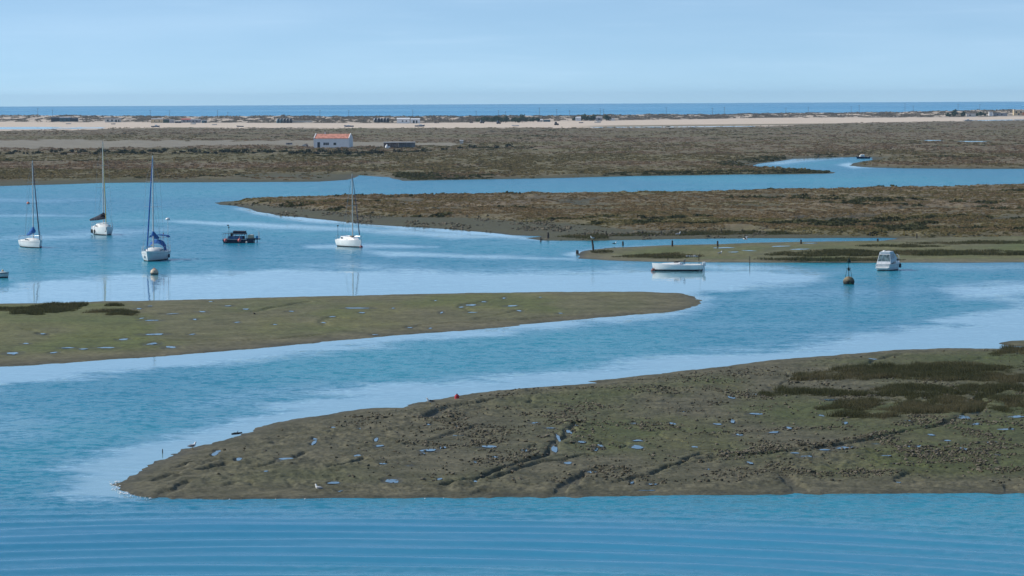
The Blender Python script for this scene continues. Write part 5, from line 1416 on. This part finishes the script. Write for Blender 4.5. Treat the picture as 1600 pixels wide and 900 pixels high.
# ruined shed and its clutter, right of the house
x, y, z = base_at(624, 231.5); k = y / F
sh = thing('open_shed', 'low weathered open shed of dark boards and bare posts right of the white house', 'shed', (x, y + 2, z - .1))
w = 49 * k
MB().box(-w / 2, -w * .04, -1.6, -1.5, .1, 2.3).box(-w / 2, -w / 2 + .12, -1.5, 1.8, .1, 2.3).build('board_wall', BROWNW, sh)
MB().box(-w * .04 + .01, w / 2, 1.4, 1.5, .1, 2.4).build('back_wall', GREYW, sh)
MB().hexa([(-w / 2 - .1, -1.9, 2.32), (w / 2 + .1, -1.9, 2.32), (w / 2 + .1, 1.9, 2.52), (-w / 2 - .1, 1.9, 2.52)], [(-w / 2 - .1, -1.9, 2.42), (w / 2 + .1, -1.9, 2.42), (w / 2 + .1, 1.9, 2.62), (-w / 2 - .1, 1.9, 2.62)]).build('roof', ROOF_G, sh)
for q in range(9):
    xx = -w * .02 + (w * .51) * q / 8
    MB().box(xx - .07, xx + .07, -1.62, -1.48, 0, 2.3).build('post', GREYW, sh)
def heap(name, label, px, py, s, mat, seed, mat2=None, cat='rubbish heap'):
    x, y, z = base_at(px, py); g = random.Random(seed)
    o = thing(name, label, cat, (x, y, z - .1))
    for q in range(6):
        a, b, c = [(.25 + .5 * g.random()) * s for _ in range(3)]
        cx_, cy_ = (g.random() - .5) * 1.5 * s, (g.random() - .5) * s
        tl = (g.random() - .5) * .5 * s
        MB().hexa([(cx_ - a, cy_ - b, 0), (cx_ + a, cy_ - b, 0), (cx_ + a, cy_ + b, 0), (cx_ - a, cy_ + b, 0)], [(cx_ - a * .8 + tl, cy_ - b, c), (cx_ + a * .7 + tl, cy_ - b, c * 1.2), (cx_ + a * .7 + tl, cy_ + b, c * 1.1), (cx_ - a * .8 + tl, cy_ + b, c * .9)]).build('scrap_piece', (mat2 or mat) if q % 2 else mat, o)
    return o
x, y, z = base_at(604, 232); 
st = thing('white_sack', 'bright white stacked sacks in front of the weathered shed', 'sacks', (x, y, z - .1))
MB().path([(0, 0, 0), (0, 0, .7), (.1, 0, 1.3), (.1, 0, 1.9)], [.75, .62, .42, .12], 9).build('sack', LIME, st)
MB().path([(.95, -.1, 0), (1.0, -.1, .6), (1.05, 0, 1.0)], [.5, .5, .14], 9).build('sack', LIME, st)
heap('scrap_heap', 'rusty brown scrap heap left of the white sacks by the shed', 591, 231.6, 1.0, BROWNW, 3, plain('rust', (0.20, 0.09, 0.06), .9, .2, 2))
heap('scrap_heap', 'pale boards heaped between the white sacks and the grey posts', 614, 231.2, 0.9, LIME_OLD, 4, DARKW)
building('marsh_hut', 'tiny pale hut alone on the marsh to the right of the shed', 'hut', 718.5, 723.5, 224.5, 4.2, 1.2, LIME_OLD, ROOF_G, 'shed')
heap('driftwood_pile', 'dark low pile on the pale track left of the white house', 451, 226, 1.2, DARKW, 5, GREYW, 'woodpile')
heap('rubble_pile', 'pale pinkish rubble beside the left end of the white house', 477, 228.5, 1.4, LIME_OLD, 6, plain('pink_rubble', (0.40, 0.24, 0.18), .9, .2, 2))

# huts along the dune foot, from left to right
building('beach_cabin', 'dark blue cabin at the left end of the dune row', 'cabin', 80, 93, 190, 5.5, 1.5, DARKW, ROOF_D, 'shed')
building('beach_cabin', 'dark cabin with bright white flat roof, second from left in the dune row', 'cabin', 93.5, 109, 190, 5.8, 1.4, TEALW, ROOF_W, 'flat', 5, wins=((.25, 1.2, 1.2, 1.0), (.7, 1.2, 1.2, 1.0)))
building('beach_cabin', 'dark low cabin just right of the white roofed one', 'cabin', 109.5, 121.5, 190, 4.6, 1.2, DARKW, ROOF_D, 'shed')
building('beach_house', 'long white bungalow with a row of dark windows under the left dunes', 'house', 164, 188, 191, 5.2, .9, LIME_OLD, ROOF_G, 'flat', 5, wins=((.18, 1.7, 1.5, .9), (.46, 1.5, 1.5, .9)), doors=((.72, 1.5, 2.1), (.90, 1.0, 2.1)))
building('beach_house', 'pale ochre house at the foot of the dunes above the grey beached boat', 'house', 236, 254.5, 192, 5.6, 1.4, YELLOW_W, ROOF_G, 'gable', 5, wins=((.3, .9, 1, 1.2), (.7, .9, 1, 1.2)))
building('beach_cabin', 'dark green cabin adjoining the pale ochre house', 'cabin', 255, 264, 192, 4.4, 1.0, GREENW, ROOF_D, 'shed')
building('beach_cabin', 'low grey green lean-to right of the dark green cabin', 'cabin', 264.5, 272, 192, 4.0, .8, GREYW, ROOF_G, 'shed')
building('beach_cabin', 'very low dark shed between the lean-to and the red roofed house', 'cabin', 273, 283, 192.3, 2.6, .7, DARKW, ROOF_G, 'shed')
building('beach_house', 'grey house with long red roof on the dune foot', 'house', 283, 297.5, 191.5, 4.2, 2.0, GREYW, TILE_RED, 'gable', 5, wins=((.3, 1, .9, 1.0), (.7, 1, .9, 1.0)))
building('beach_cabin', 'grey cabin with dark window openings right of the red roof', 'cabin', 298, 313.5, 192, 4.8, .8, GREYW, ROOF_G, 'shed', 4, wins=((.25, 1.2, 1, .9), (.6, 1.2, 1, .9)))
building('beach_cabin', 'small teal and black cabin at the right end of the left huts', 'cabin', 315, 323, 192.2, 4.0, .8, TEALW, ROOF_W, 'flat', 3, doors=((.7, 1.2, 1.8),))

HUT_ROOF = plain('pale_metal_roof', (0.30, 0.31, 0.33), .35, .15, 1.0)
def arched_hut(px, py, label, group, wpx=4.6, hpx=7.2, teal=False):
    x, y, z = base_at(px, py); k = y / F
    w = wpx * k; H = hpx * k; d = 5.0
    o = thing('arched_hut', label, 'hut', (x, y + d / 2, z - .1), rad(9), group)
    out = [(-w / 2, 0), (w / 2, 0), (w / 2, H * .55), (w * .34, H * .86), (0, H), (-w * .34, H * .86), (-w / 2, H * .55)]
    MB().prism(out, -d / 2, d / 2).build('wall', TEALW if teal else DARKW, o)
    top = [(-w / 2 - .1, H * .52), (-w * .36, H * .9), (0, H + .12), (w * .36, H * .9), (w / 2 + .1, H * .52), (w / 2 + .02, H * .56), (w * .33, H * .88), (0, H + .02), (-w * .33, H * .88), (-w / 2 - .02, H * .56)]
    n = len(top); m = MB()
    v = [(a, -d / 2 - .1, b) for a, b in top] + [(a, d / 2 + .1, b) for a, b in top]
    f = []
    for q in range(n): f.append((q, (q + 1) % n, (q + 1) % n + n, q + n))
    for q in range(4): f.append((q, q + 1, n - 2 - q, n - 1 - q)); f.append((q + n, n - 1 - q + n, n - 2 - q + n, q + 1 + n))
    m.add(v, f).build('roof', HUT_ROOF, o)
    MB().box(-w * .2, w * .2, -d / 2 - .06, -d / 2 + .02, .1, H * .55).build('door', BLACK, o)
    return o
for q in range(5):
    arched_hut(434.5 + 4.8 * q, 192.3, 'dark arched hut with pale roof rim, %s of five beside the pale fence' % ordinal(q + 1), 'arched huts beside the pale fence', teal=q < 2)
for q in range(5):
    arched_hut(586.5 + 4.7 * q, 191.6, 'dark arched hut with white roof rim, %s of five left of the white houses' % ordinal(q + 1), 'arched huts left of the white houses')
x, y, z = base_at(472, 191.5); k = y / F
fe = thing('pale_fence', 'long low pale fence running right from the arched huts', 'fence', (x, y + 3, z - .1))
MB().box(-16 * k, 16 * k, 0, .06, .25, 1.3).build('panel', LIME_OLD, fe)
for q in range(9): MB().box(-16 * k + 4 * k * q - .06, -16 * k + 4 * k * q + .06, .062, .18, 0, 1.45).build('post', LIME_OLD, fe)

building('white_house', 'bright white house with taller left gable beside the second group of arched huts', 'house', 620, 640, 192.6, 6.6, 1.4, LIME, ROOF_W, 'shed', 6, wins=((.45, 1.1, 1.1, 1.2), (.75, 1.1, 1.1, 1.2)))
building('white_house', 'smaller white house with dark doorway, above the white beached boat', 'house', 641.5, 656, 192.6, 6.0, 1.2, LIME, ROOF_W, 'gable', 6, doors=((.35, 1.4, 2.1), (.65, 1.2, 2.1)))
heap('net_pile', 'long dark heap of nets on the sand right of the white houses', 683, 192.4, 1.8, DARKW, 7, BROWNW, 'net heap')
heap('net_pile', 'dark purple brown heap of gear left of the dark green trees', 737, 192.0, 1.9, DARKW, 8, BROWNW, 'net heap')
building('beach_cabin', 'pale grey cabin with white roof right of the dark tree group', 'cabin', 839, 848, 190.4, 3.2, .8, LIME_OLD, ROOF_W, 'shed', 4)
building('beach_cabin', 'long dark teal cabin right of the pale grey one', 'cabin', 849, 860, 190.4, 2.8, .6, TEALW, ROOF_G, 'flat', 4)
building('white_house', 'white house half hidden behind the right tree group', 'house', 899, 908, 188.5, 4.6, 1.2, LIME, ROOF_W, 'gable', 5)
building('white_house', 'narrow white house between two dark round trees', 'house', 919.5, 923.5, 188.3, 6.2, 1.4, LIME, ROOF_W, 'gable_front', 5)
building('beach_house', 'blue grey house right of the paired dark trees', 'house', 931, 941, 188.8, 5.0, 1.6, GREYW, ROOF_G, 'gable', 5, wins=((.5, 1.6, 1.2, 1.0),))
building('beach_cabin', 'low white cabin at the right end of the tree group', 'cabin', 951.5, 960.5, 188.2, 2.8, .6, LIME, ROOF_W, 'flat', 4)
building('beach_house', 'low pale ruin with white right end on the right dunes', 'house', 1510, 1524.5, 182.2, 4.2, .8, LIME_OLD, ROOF_G, 'flat', 5, wins=((.4, 1.6, 1.0, .9),))
building('white_house', 'small white cube house among the bushes on the right dunes', 'house', 1545.5, 1551, 181.2, 5.6, .8, LIME, ROOF_W, 'flat', 4)
building('beach_house', 'long grey bungalow left of the ochre villa', 'house', 1552, 1574, 181.2, 3.8, 1.0, GREYW, ROOF_G, 'flat', 5, wins=((.3, 1.4, 1, .9), (.6, 1.4, 1, .9)))
vo, vw, vH, vd = building('ochre_villa', 'yellow ochre villa with white flat roofs at the right picture edge', 'villa', 1584, 1600, 180.5, 8.4, .8, YELLOW_W, ROOF_W, 'flat', 7, wins=((.25, 1.5, 1.6, 2.4), (.7, 1.5, 1.6, 2.4)), doors=((.5, 1.2, 2.1),))
MB().box(vw / 2 - 1.5, vw / 2 + 4.5, -vd / 2 - 1.6, -vd / 2 - .02, .1, 2.6).build('terrace', plain('terracotta_wall', (0.60, 0.27, 0.14), .9, .1, 1), vo)
MB().box(vw / 2 - 1.8, vw / 2 + 4.8, -vd / 2 - 1.9, -vd / 2 - .02, 3.7, 3.95).build('awning', ROOF_W, vo)

# boats drawn up on the beach
def beached(px, py, L, label, hm, inner, cab=None, rz=0.0):
    x, y, z = base_at(px, py)
    return skiff('beached_boat', (x, y, z - .05), rz, label, L, L * .3, hm, inner, cab, 'boats drawn up on the far beach', False, .15)
BLUEHULL = plain('faded_blue_hull', (0.07, 0.11, 0.19), .6, .2, 1.5)
GREYHULL = plain('grey_hull', (0.13, 0.15, 0.19), .6, .2, 1.5)
PALEHULL = plain('pale_hull', (0.58, 0.60, 0.60), .6, .1, 1.5)
beached(243, 198.6, 6.6, 'grey blue boat with square cabin below the ochre house on the beach', GREYHULL, W_GREY, .9, .1)
beached(375, 198.2, 5.4, 'dark grey boat with raised bow, alone on the sand left of the first arched huts', GREYHULL, DARKW, None, rad(172))
beached(335, 195.2, 4.2, 'faded pale boat high on the sand right of the left huts', PALEHULL, BROWNW, None, .2)
beached(302, 194.2, 4.6, 'pale boat close below the grey cabin and red roof', PALEHULL, W_GREY, .4, -.1)
beached(107, 193.8, 4.5, 'pale boat on the sand below the white roofed dark cabin', PALEHULL, W_GREY, None, .1)
beached(177, 194.2, 3.8, 'small brown boat below the long white bungalow', BLUEHULL, BROWNW, None, .3)
beached(545, 198.2, 7.0, 'dark blue boat on the beach behind the white house with orange roof', BLUEHULL, W_GREY, .5, rad(178))
beached(656, 197.8, 7.2, 'grey and white boat below the smaller white house', GREYHULL, W_DECK, .7, .05)
beached(805, 197.2, 5.6, 'pale flat boat on the sand below the largest dark tree', PALEHULL, BLUEHULL, None, rad(175))
beached(934, 191.6, 5.6, 'white and blue boat below the blue grey house', PALEHULL, BLUEHULL, .5, .1)
beached(908, 192.2, 3.6, 'little dark boat below the half hidden white house', BLUEHULL, BROWNW, None, .1)
beached(1513, 189.2, 6.6, 'white bowed motorboat by the water on the far right beach', PALEHULL, GREYHULL, .9, rad(180))
# vehicles and trailers on the beach
def tractor(px, py, label, mat):
    x, y, z = base_at(px, py)
    o = thing('tractor', label, 'tractor', (x, y, z - .02), rad(20))
    MB().box(-.9, 1.4, -.45, .45, .7, 1.35).build('bonnet', mat, o)
    c_ = MB().hexa([(-1.2, -.7, 1.0), (.2, -.7, 1.0), (.2, .7, 1.0), (-1.2, .7, 1.0)], [(-1.1, -.6, 2.5), (.0, -.6, 2.5), (.0, .6, 2.5), (-1.1, .6, 2.5)]).build('cab', mat, o)
    MB().hexa([(-1.0, -.715, 1.5), (.0, -.715, 1.5), (.0, -.60, 1.5), (-1.0, -.60, 1.5)], [(-.95, -.66, 2.3), (-.1, -.66, 2.3), (-.1, -.55, 2.3), (-.95, -.55, 2.3)]).build('cab_window', PANE, c_)
    for xx, r in ((-.7, .75), (1.1, .45)):
        for sg in (-1, 1):
            wv = MB().lathe([(.05, -.15), (r, -.15), (r, .15), (.05, .15)], 16); wv.v = [(v[0] + xx, v[2] + sg * .75, v[1] + r) for v in wv.v]
            wv.build('wheel', BLACK, o)
    return o
tractor(779, 193.6, 'dark blue tractor on the sand below the dark trees', BLUEHULL)
tractor(869.5, 195.6, 'small dark tractor alone on the open sand right of the teal cabin', DARKW)
tractor(753, 192.6, 'dark tractor beside the left edge of the tree group', GREYHULL)

# ------------------------------------------------------------------ trees and bushes
M_LEAF = foliage('tree_leaf', (0.022, 0.045, 0.020), (0.050, 0.085, 0.038), (0.07, 0.095, 0.045), .75, .2)
M_BARK = plain('bark', (0.10, 0.08, 0.06), .9, .25, 3)
def leaf_mesh(name, lobes, n, size, seed, parent, mat=None):
    g = np.random.default_rng(seed); V = []; rnd = []
    lob = np.array(lobes, float)
    wts = lob[:, 3] ** 2; wts /= wts.sum()
    ch = g.choice(len(lob), n, p=wts)
    u = g.normal(size=(n, 3)); u /= np.linalg.norm(u, axis=1)[:, None]
    r = (0.55 + 0.5 * g.random(n))[:, None]
    c = lob[ch, :3] + u * r * lob[ch, 3:4] * np.array([1, 1, .8])
    a = g.normal(size=(n, 3)); a /= np.linalg.norm(a, axis=1)[:, None]
    b = np.cross(a, u + .01); b /= np.linalg.norm(b, axis=1)[:, None]
    s = (size * (.5 + g.random(n)))[:, None]
    P = np.stack([c - a * s, c + b * s * .6, c + a * s, c - b * s * .6], 1).reshape(-1, 3)
    o = np_mesh(name, P, np.arange(n * 4).reshape(-1, 4), mat or M_LEAF, False, {'rnd': np.repeat(g.random(n), 4), 'hue': np.repeat(np.repeat(g.random(len(lob))[ch] * .6, 1), 4)}, parent)
    return o
def tree(px, py, hpx, wpx, label, seed, group):
    x, y, z = base_at(px, py); k = y / F; H = hpx * 1.12 * k; W = wpx * 1.3 * k; g = random.Random(seed)
    o = thing('tree', label, 'tree', (x, y + W * .3, z - .1), 0, group)
    m = MB(); m.path([(0, 0, 0), (.1, 0, H * .25), (0, .1, H * .5)], [.28, .2, .12], 7)
    lobes = []
    for q in range(13):
        an = g.random() * 2 * PI; rr = math.sqrt(g.random()) * W * .36
        lx, ly, lz = rr * math.cos(an), rr * math.sin(an), H * (.24 + .5 * g.random() * (1 - .5 * rr / (W * .36)))
        lobes.append((lx, ly, lz, (.16 + .13 * g.random()) * min(W, H * 1.4)))
        m.path([(0, 0, H * .28), (lx * .6, ly * .6, lz * .85)], [.1, .04], 5)
    lobes.append((0, 0, H * .72, .24 * min(W, H * 1.3)))
    m.build('trunk', M_BARK, o)
    leaf_mesh('crown', lobes, 900, .42, seed, o)
    return o
TREES = [(756, 191.6, 10, 22, 'wide low dark tree at the left end of the main tree group'), (776, 191.8, 11, 20, 'rounded dark tree second from the left in the main tree group'), (790, 191.8, 11.5, 17, 'dark tree behind the blue tractor in the main tree group'),
         (805, 191.5, 9, 14, 'small dark tree in the gap of the main tree group'), (816, 191.6, 13, 24, 'largest dark tree of the main tree group'), (834, 190.6, 8, 16, 'lowest paler tree at the right end of the main tree group')]
for q, a in enumerate(TREES): tree(*a, 400 + q, 'trees behind the beach')
TREES2 = [(899, 188.4, 6, 8, 'small bushy tree left of the half hidden white house'), (914, 188.6, 10, 15, 'broad dark tree between the two white houses'), (928, 188.6, 9.5, 12, 'dark tree left of the blue grey house'), (948, 188.4, 9, 10, 'round dark tree right of the blue grey house'),
          (1493, 181.8, 11, 10, 'tall dark tree standing alone on the right dunes'), (1506, 181.5, 7, 8, 'smaller dark tree left of the low pale ruin'), (1533, 181.8, 7, 16, 'low spreading dark tree between the ruin and the white cube house'), (1482, 182, 5, 9, 'low bushy tree left of the tall lone tree')]
for q, a in enumerate(TREES2): tree(*a, 430 + q, 'trees behind the beach')

# dark bushes along the bank in front of the pale track, each a bush of its own
M_BUSH = foliage('bush_leaf', (0.016, 0.024, 0.014), (0.046, 0.056, 0.028), (0.10, 0.075, 0.05), .8, .1)
g = random.Random(77)
bush_px = []
xq = -40.0
while xq < 800:
    bush_px.append((xq + g.uniform(-3, 3), np.interp(xq, [-40, 0, 150, 300, 420, 480, 560, 700, 800], [239.5, 239.5, 239.5, 238, 239, 240, 240.5, 234, 231]) + g.uniform(-1.8, 2.0), g.uniform(.7, 1.35)))
    xq += g.uniform(6, 15) if xq < 330 else (g.uniform(6, 11) if xq < 590 else g.uniform(16, 34))
n_b = len(bush_px)
for q, (px, py, s) in enumerate(bush_px):
    x, y, z = base_at(px, py)
    W = s * g.uniform(2.4, 4.4); H = s * g.uniform(1.0, 2.0) * (1.25 if 520 < px < 545 else 1)
    o = thing('bush', 'dark bush on the bank in front of the pale track, %s from the left' % ordinal(q + 1), 'bush', (x, y, z - .15), 0, 'dark bushes in front of the pale track')
    lob = [((g.random() - .5) * W * .7, (g.random() - .5) * W * .5, H * (.25 + .35 * g.random()), H * (.28 + .2 * g.random())) for _ in range(6)]
    st_ = MB()
    for l in lob[:4]: st_.path([(l[0] * .2, l[1] * .2, 0), (l[0], l[1], l[2])], [.06, .02], 5)
    st_.build('stem', M_BARK, o)
    leaf_mesh('foliage', lob, 150, .26, 500 + q, o, M_BUSH)

# ------------------------------------------------------------------ posts
POSTM = plain('weathered_post', (0.055, 0.048, 0.042), .9, .25, 4)
def post(px, py_top, py_base, r, label, group, z=None, lean=0.0, cap=None):
    zb = 0.0 if z is None else z
    x, y = G(px, py_base, zb); k = float(y) / F; H = (py_base - py_top) * k
    m = MB().path([(0, 0, -.4), (lean * H * .5, 0, H * .5), (lean * H, .02, H * .93), (lean * H + .01, .02, H)], [r, r * .95, r * .85, r * .6], 8)
    o = m.build('wooden_post', POSTM); o.location = (float(x), float(y), zb)
    tag(o, label, 'post', group); return o
ROW_A = [(845, 370.5, 378), (856.4, 363, 371.2), (914, 363, 369), (947, 360.5, 367.5), (1003.5, 360.5, 367.5), (1033, 360.5, 367.5), (1127, 357, 364.5), (1254.5, 354.5, 362.5), (1359.5, 362, 368), (1432.5, 364.5, 371.5), (1498.5, 353, 360)]
for q, (px, a, b) in enumerate(ROW_A):
    post(px, a, b, .10 if px != 856.4 else .17, 'dark stake at the lower edge of the long marsh island, %s from the left' % ordinal(q + 1), 'stakes along the long marsh island', 0 if px == 845 else .2)
ROW_B = [(902, 390.8, 395.5), (973.3, 377, 382.5), (1050.5, 375.5, 385.5), (1121.3, 376.2, 386.5), (1251.5, 374.2, 382.5), (1371.5, 372.6, 378)]
for q, (px, a, b) in enumerate(ROW_B):
    post(px, a, b, .13 if q else .2, 'dark stake at the upper edge of the low grassy flat, %s from the left' % ordinal(q + 1), 'stakes round the low grassy flat', .1)
ROW_C = [(1043.5, 402, 408), (1092, 398, 408.5), (1171.5, 400, 414), (1236.5, 402, 409.5), (1282.5, 401.5, 410)]
for q, (px, a, b) in enumerate(ROW_C):
    post(px, a, b, .045, 'thin stake at the near edge of the low grassy flat, %s from the left' % ordinal(q + 1), 'thin stakes on the near edge', 0)
post(927.5, 374, 391.5, .13, 'tall leaning dark post at the tip of the low flat with a gull on top', None, .2, -.13)
post(254, 701.5, 708.5, .03, 'thin stake standing in the shallow water beside the near point', None, 0)
post(397.5, 488.8, 492, .11, 'short thick dark stump alone on the middle mudflat', None, .3)
for q, (px, py) in enumerate([(1153, 495)]): pass

# utility poles on the dunes, seen against the sea
POLEM = plain('pole_wood', (0.13, 0.12, 0.12), .9, .2, 2)
POLES = [(59, 169, 183), (82, 171, 183), (235, 172, 184), (265, 172, 184), (340, 172, 184), (356, 175, 184), (500, 172, 184), (545, 172, 184), (645, 171, 184), (744, 173, 183), (779, 172, 183), (790, 174, 183), (843, 168, 182.5), (870, 170, 182.5), (890, 172, 182), (938, 169, 182), (943, 170, 182), (1041, 167.5, 181), (1113, 168, 180), (1132, 167, 180),
         (1228, 168, 179), (1263, 167, 178.5), (1330, 166, 178), (1342.5, 164, 178), (1414, 161.5, 177), (1427, 165, 177), (1497, 162, 174.5), (1531, 163, 174)]
for q, (px, a, b) in enumerate(POLES):
    yb = float(G(px, BEACH_UP(px), Z_UP)[1]); yy = yb + 235.0; kk = yy / F
    xx = float(G(px, b, 0)[0]); ang = xx / float(G(px, b, 0)[1]); xx = ang * yy
    ztop = CAM_H - (a - float(yinf(px))) * kk; zbase = CAM_H - (b + 1.5 - float(yinf(px))) * kk
    o = thing('utility_pole', 'thin utility pole on the dune ridge against the sea, %s from the left' % ordinal(q + 1), 'utility pole', (xx, yy, zbase), 0, 'utility poles on the dune ridge')
    MB().tube((0, 0, 0), (0, 0, ztop - zbase), .17, .12, 8).build('pole', POLEM, o)
    MB().box(-.7, .7, -.06, .06, ztop - zbase - .55, ztop - zbase - .40).build('crossarm', POLEM, o)

# ------------------------------------------------------------------ gulls, a drum and drift timber
G_WHITE = plain('white_plumage', (0.80, 0.80, 0.78), .8, .04, 8)
G_GREY = plain('grey_wing', (0.24, 0.26, 0.29), .8, .1, 8)
G_BEAK = plain('yellow_beak', (0.60, 0.38, 0.05), .5, .1, 8)
def gull(px, py, z, rz, label, s=1.0, flying=False, wingmat=None):
    x, y = G(px, py, z)
    o = thing('gull', label, 'gull', (float(x), float(y), z), rz, 'gulls')
    w = wingmat or G_GREY
    if flying:
        MB().path([(-.26 * s, 0, 0), (-.1 * s, 0, 0), (.06 * s, 0, .01), (.16 * s, 0, .03), (.22 * s, 0, .03)], [.015 * s, .06 * s, .065 * s, .045 * s, .03 * s], 10).build('body', G_WHITE, o, True)
        for sg in (-1, 1):
            MB().hexa([(.06 * s, sg * .03, .03), (-.1 * s, sg * .03, .03), (-.1 * s, sg * .32 * s, .20 * s), (.10 * s, sg * .32 * s, .20 * s)], [(.06 * s, sg * .03, .05), (-.1 * s, sg * .03, .05), (-.1 * s, sg * .32 * s, .22 * s), (.10 * s, sg * .32 * s, .22 * s)]).hexa([(.10 * s, sg * .32 * s, .20 * s), (-.1 * s, sg * .32 * s, .20 * s), (-.12 * s, sg * .66 * s, .24 * s), (-.06 * s, sg * .66 * s, .24 * s)], [(.10 * s, sg * .32 * s, .22 * s), (-.1 * s, sg * .32 * s, .22 * s), (-.12 * s, sg * .66 * s, .25 * s), (-.06 * s, sg * .66 * s, .25 * s)]).build('wing', w, o)
        MB().tube((.22 * s, 0, .03), (.28 * s, 0, .02), .012, .003, 6).build('beak', G_BEAK, o)
        return o
    MB().path([(-.24 * s, 0, .17 * s), (-.14 * s, 0, .19 * s), (0, 0, .20 * s), (.10 * s, 0, .23 * s), (.145 * s, 0, .31 * s), (.165 * s, 0, .37 * s), (.20 * s, 0, .39 * s)], [.015 * s, .055 * s, .085 * s, .075 * s, .045 * s, .045 * s, .025 * s], 12).build('body', G_WHITE, o, True)
    for sg in (-1, 1):
        MB().path([(-.30 * s, sg * .03 * s, .19 * s), (-.14 * s, sg * .07 * s, .22 * s), (.0, sg * .085 * s, .235 * s), (.08 * s, sg * .06 * s, .24 * s)], [.01 * s, .035 * s, .045 * s, .02 * s], 8, 1.2).build('wing', w, o, True)
        MB().tube((-.01, sg * .03 * s, 0), (0, sg * .03 * s, .15 * s), .009, None, 5).build('leg', G_BEAK, o)
    MB().tube((.20 * s, 0, .388 * s), (.255 * s, 0, .375 * s), .014 * s, .004, 6).build('beak', G_BEAK, o)
    return o
gz = lambda px, py: near_level(*[float(v) for v in G(px, py, .25)]) - .02
gull(672, 632.5, gz(672, 632.5), rad(200), 'black backed white gull standing on the near mudflat left of the red drum', 1.15, False, BLACK)
gull(301, 702.5, gz(301, 702.5), rad(30), 'white gull at the upper edge of the near point', 1.1)
gull(497.5, 768, gz(497.5, 768), rad(150), 'pale gull near the lower waterline of the near mudflat', .95)
gull(925.5, 374.4, 2.40, rad(180), 'white gull perched on the tall leaning post', 1.15)
gull(1164.5, 373.5, .9, rad(160), 'white gull flying with raised dark wings over the narrow channel', 1.5, True)
gull(1125.3, 398.5, .32, rad(20), 'white gull standing on the low grassy flat below the second long stake', 1.3)
gull(1060, 369.0, .22, rad(10), 'white gull on the mud shelf of the long marsh island', 1.6)
gull(960.5, 383.5, .1, rad(0), 'dark feathered gull standing in the narrow channel between the stakes', 1.3, False, BLACK)
x, y = G(714, 620.5, .22)
dr = thing('red_drum', 'red plastic drum washed up on the near mudflat edge', 'drum', (float(x), float(y), near_level(float(x), float(y)) - .04), rad(25))
MB().lathe([(.02, 0), (.15, .005), (.16, .04), (.15, .10), (.16, .13), (.15, .19), (.16, .22), (.14, .29), (.06, .31), (.06, .335), (.02, .34)], 18).build('drum_body', RED_FLOAT, dr)
MB().lathe([(.02, .335), (.065, .337), (.065, .375), (.02, .38)], 12).build('cap', BLACK, dr)
x, y = G(369, 680, .05)
lg = thing('drift_log', 'dark drift log lying at the upper waterline of the near point', 'log', (float(x), float(y), .10), rad(12))
MB().path([(-.28, 0, .02), (-.1, .01, .05), (.15, 0, .06), (.36, .02, .1)], [.05, .07, .065, .04], 9).build('trunk', POSTM, lg)
MB().tube((.05, 0, .08), (.12, -.03, .22), .03, .015, 6).build('branch_stub', POSTM, lg)
# stranded pale rubble beside the launch on the grassy flat
heap_z = .28
x, y = G(1082, 401, .28)
rk = thing('rubble_pile', 'pale rubble lying on the grassy flat above the launch stern', 'rubble', (float(x), float(y), .22))
g = random.Random(9)
for q in range(5):
    cx_ = -.7 + .32 * q; s = .14 + .08 * g.random()
    MB().hexa([(cx_ - s, -s, 0), (cx_ + s, -s, 0), (cx_ + s, s, 0), (cx_ - s, s, 0)], [(cx_ - s * .7, -s * .6, s * 1.2), (cx_ + s * .6, -s * .7, s * 1.5), (cx_ + s * .7, s * .7, s * 1.3), (cx_ - s * .5, s * .6, s * 1.1)]).build('block', LIME_OLD, rk)

# ------------------------------------------------------------------ the air
hz = MB().box(-5190, 5190, -140, SEA_END - 20, -2.8, 46)
ht = bpy.data.materials.new('haze'); ht.use_nodes = True; n_ = ht.node_tree; n_.nodes.clear()
ho_ = n_.nodes.new('ShaderNodeOutputMaterial'); hv = n_.nodes.new('ShaderNodeVolumePrincipled')
hv.inputs['Color'].default_value = (0.52, 0.76, 1.0, 1); hv.inputs['Density'].default_value = HAZE; hv.inputs['Anisotropy'].default_value = 0.1
n_.links.new(hv.outputs[0], ho_.inputs['Volume'])
if HAZE > 0:
    hz_o = hz.build('haze', ht); tag(hz_o, kind='stuff')
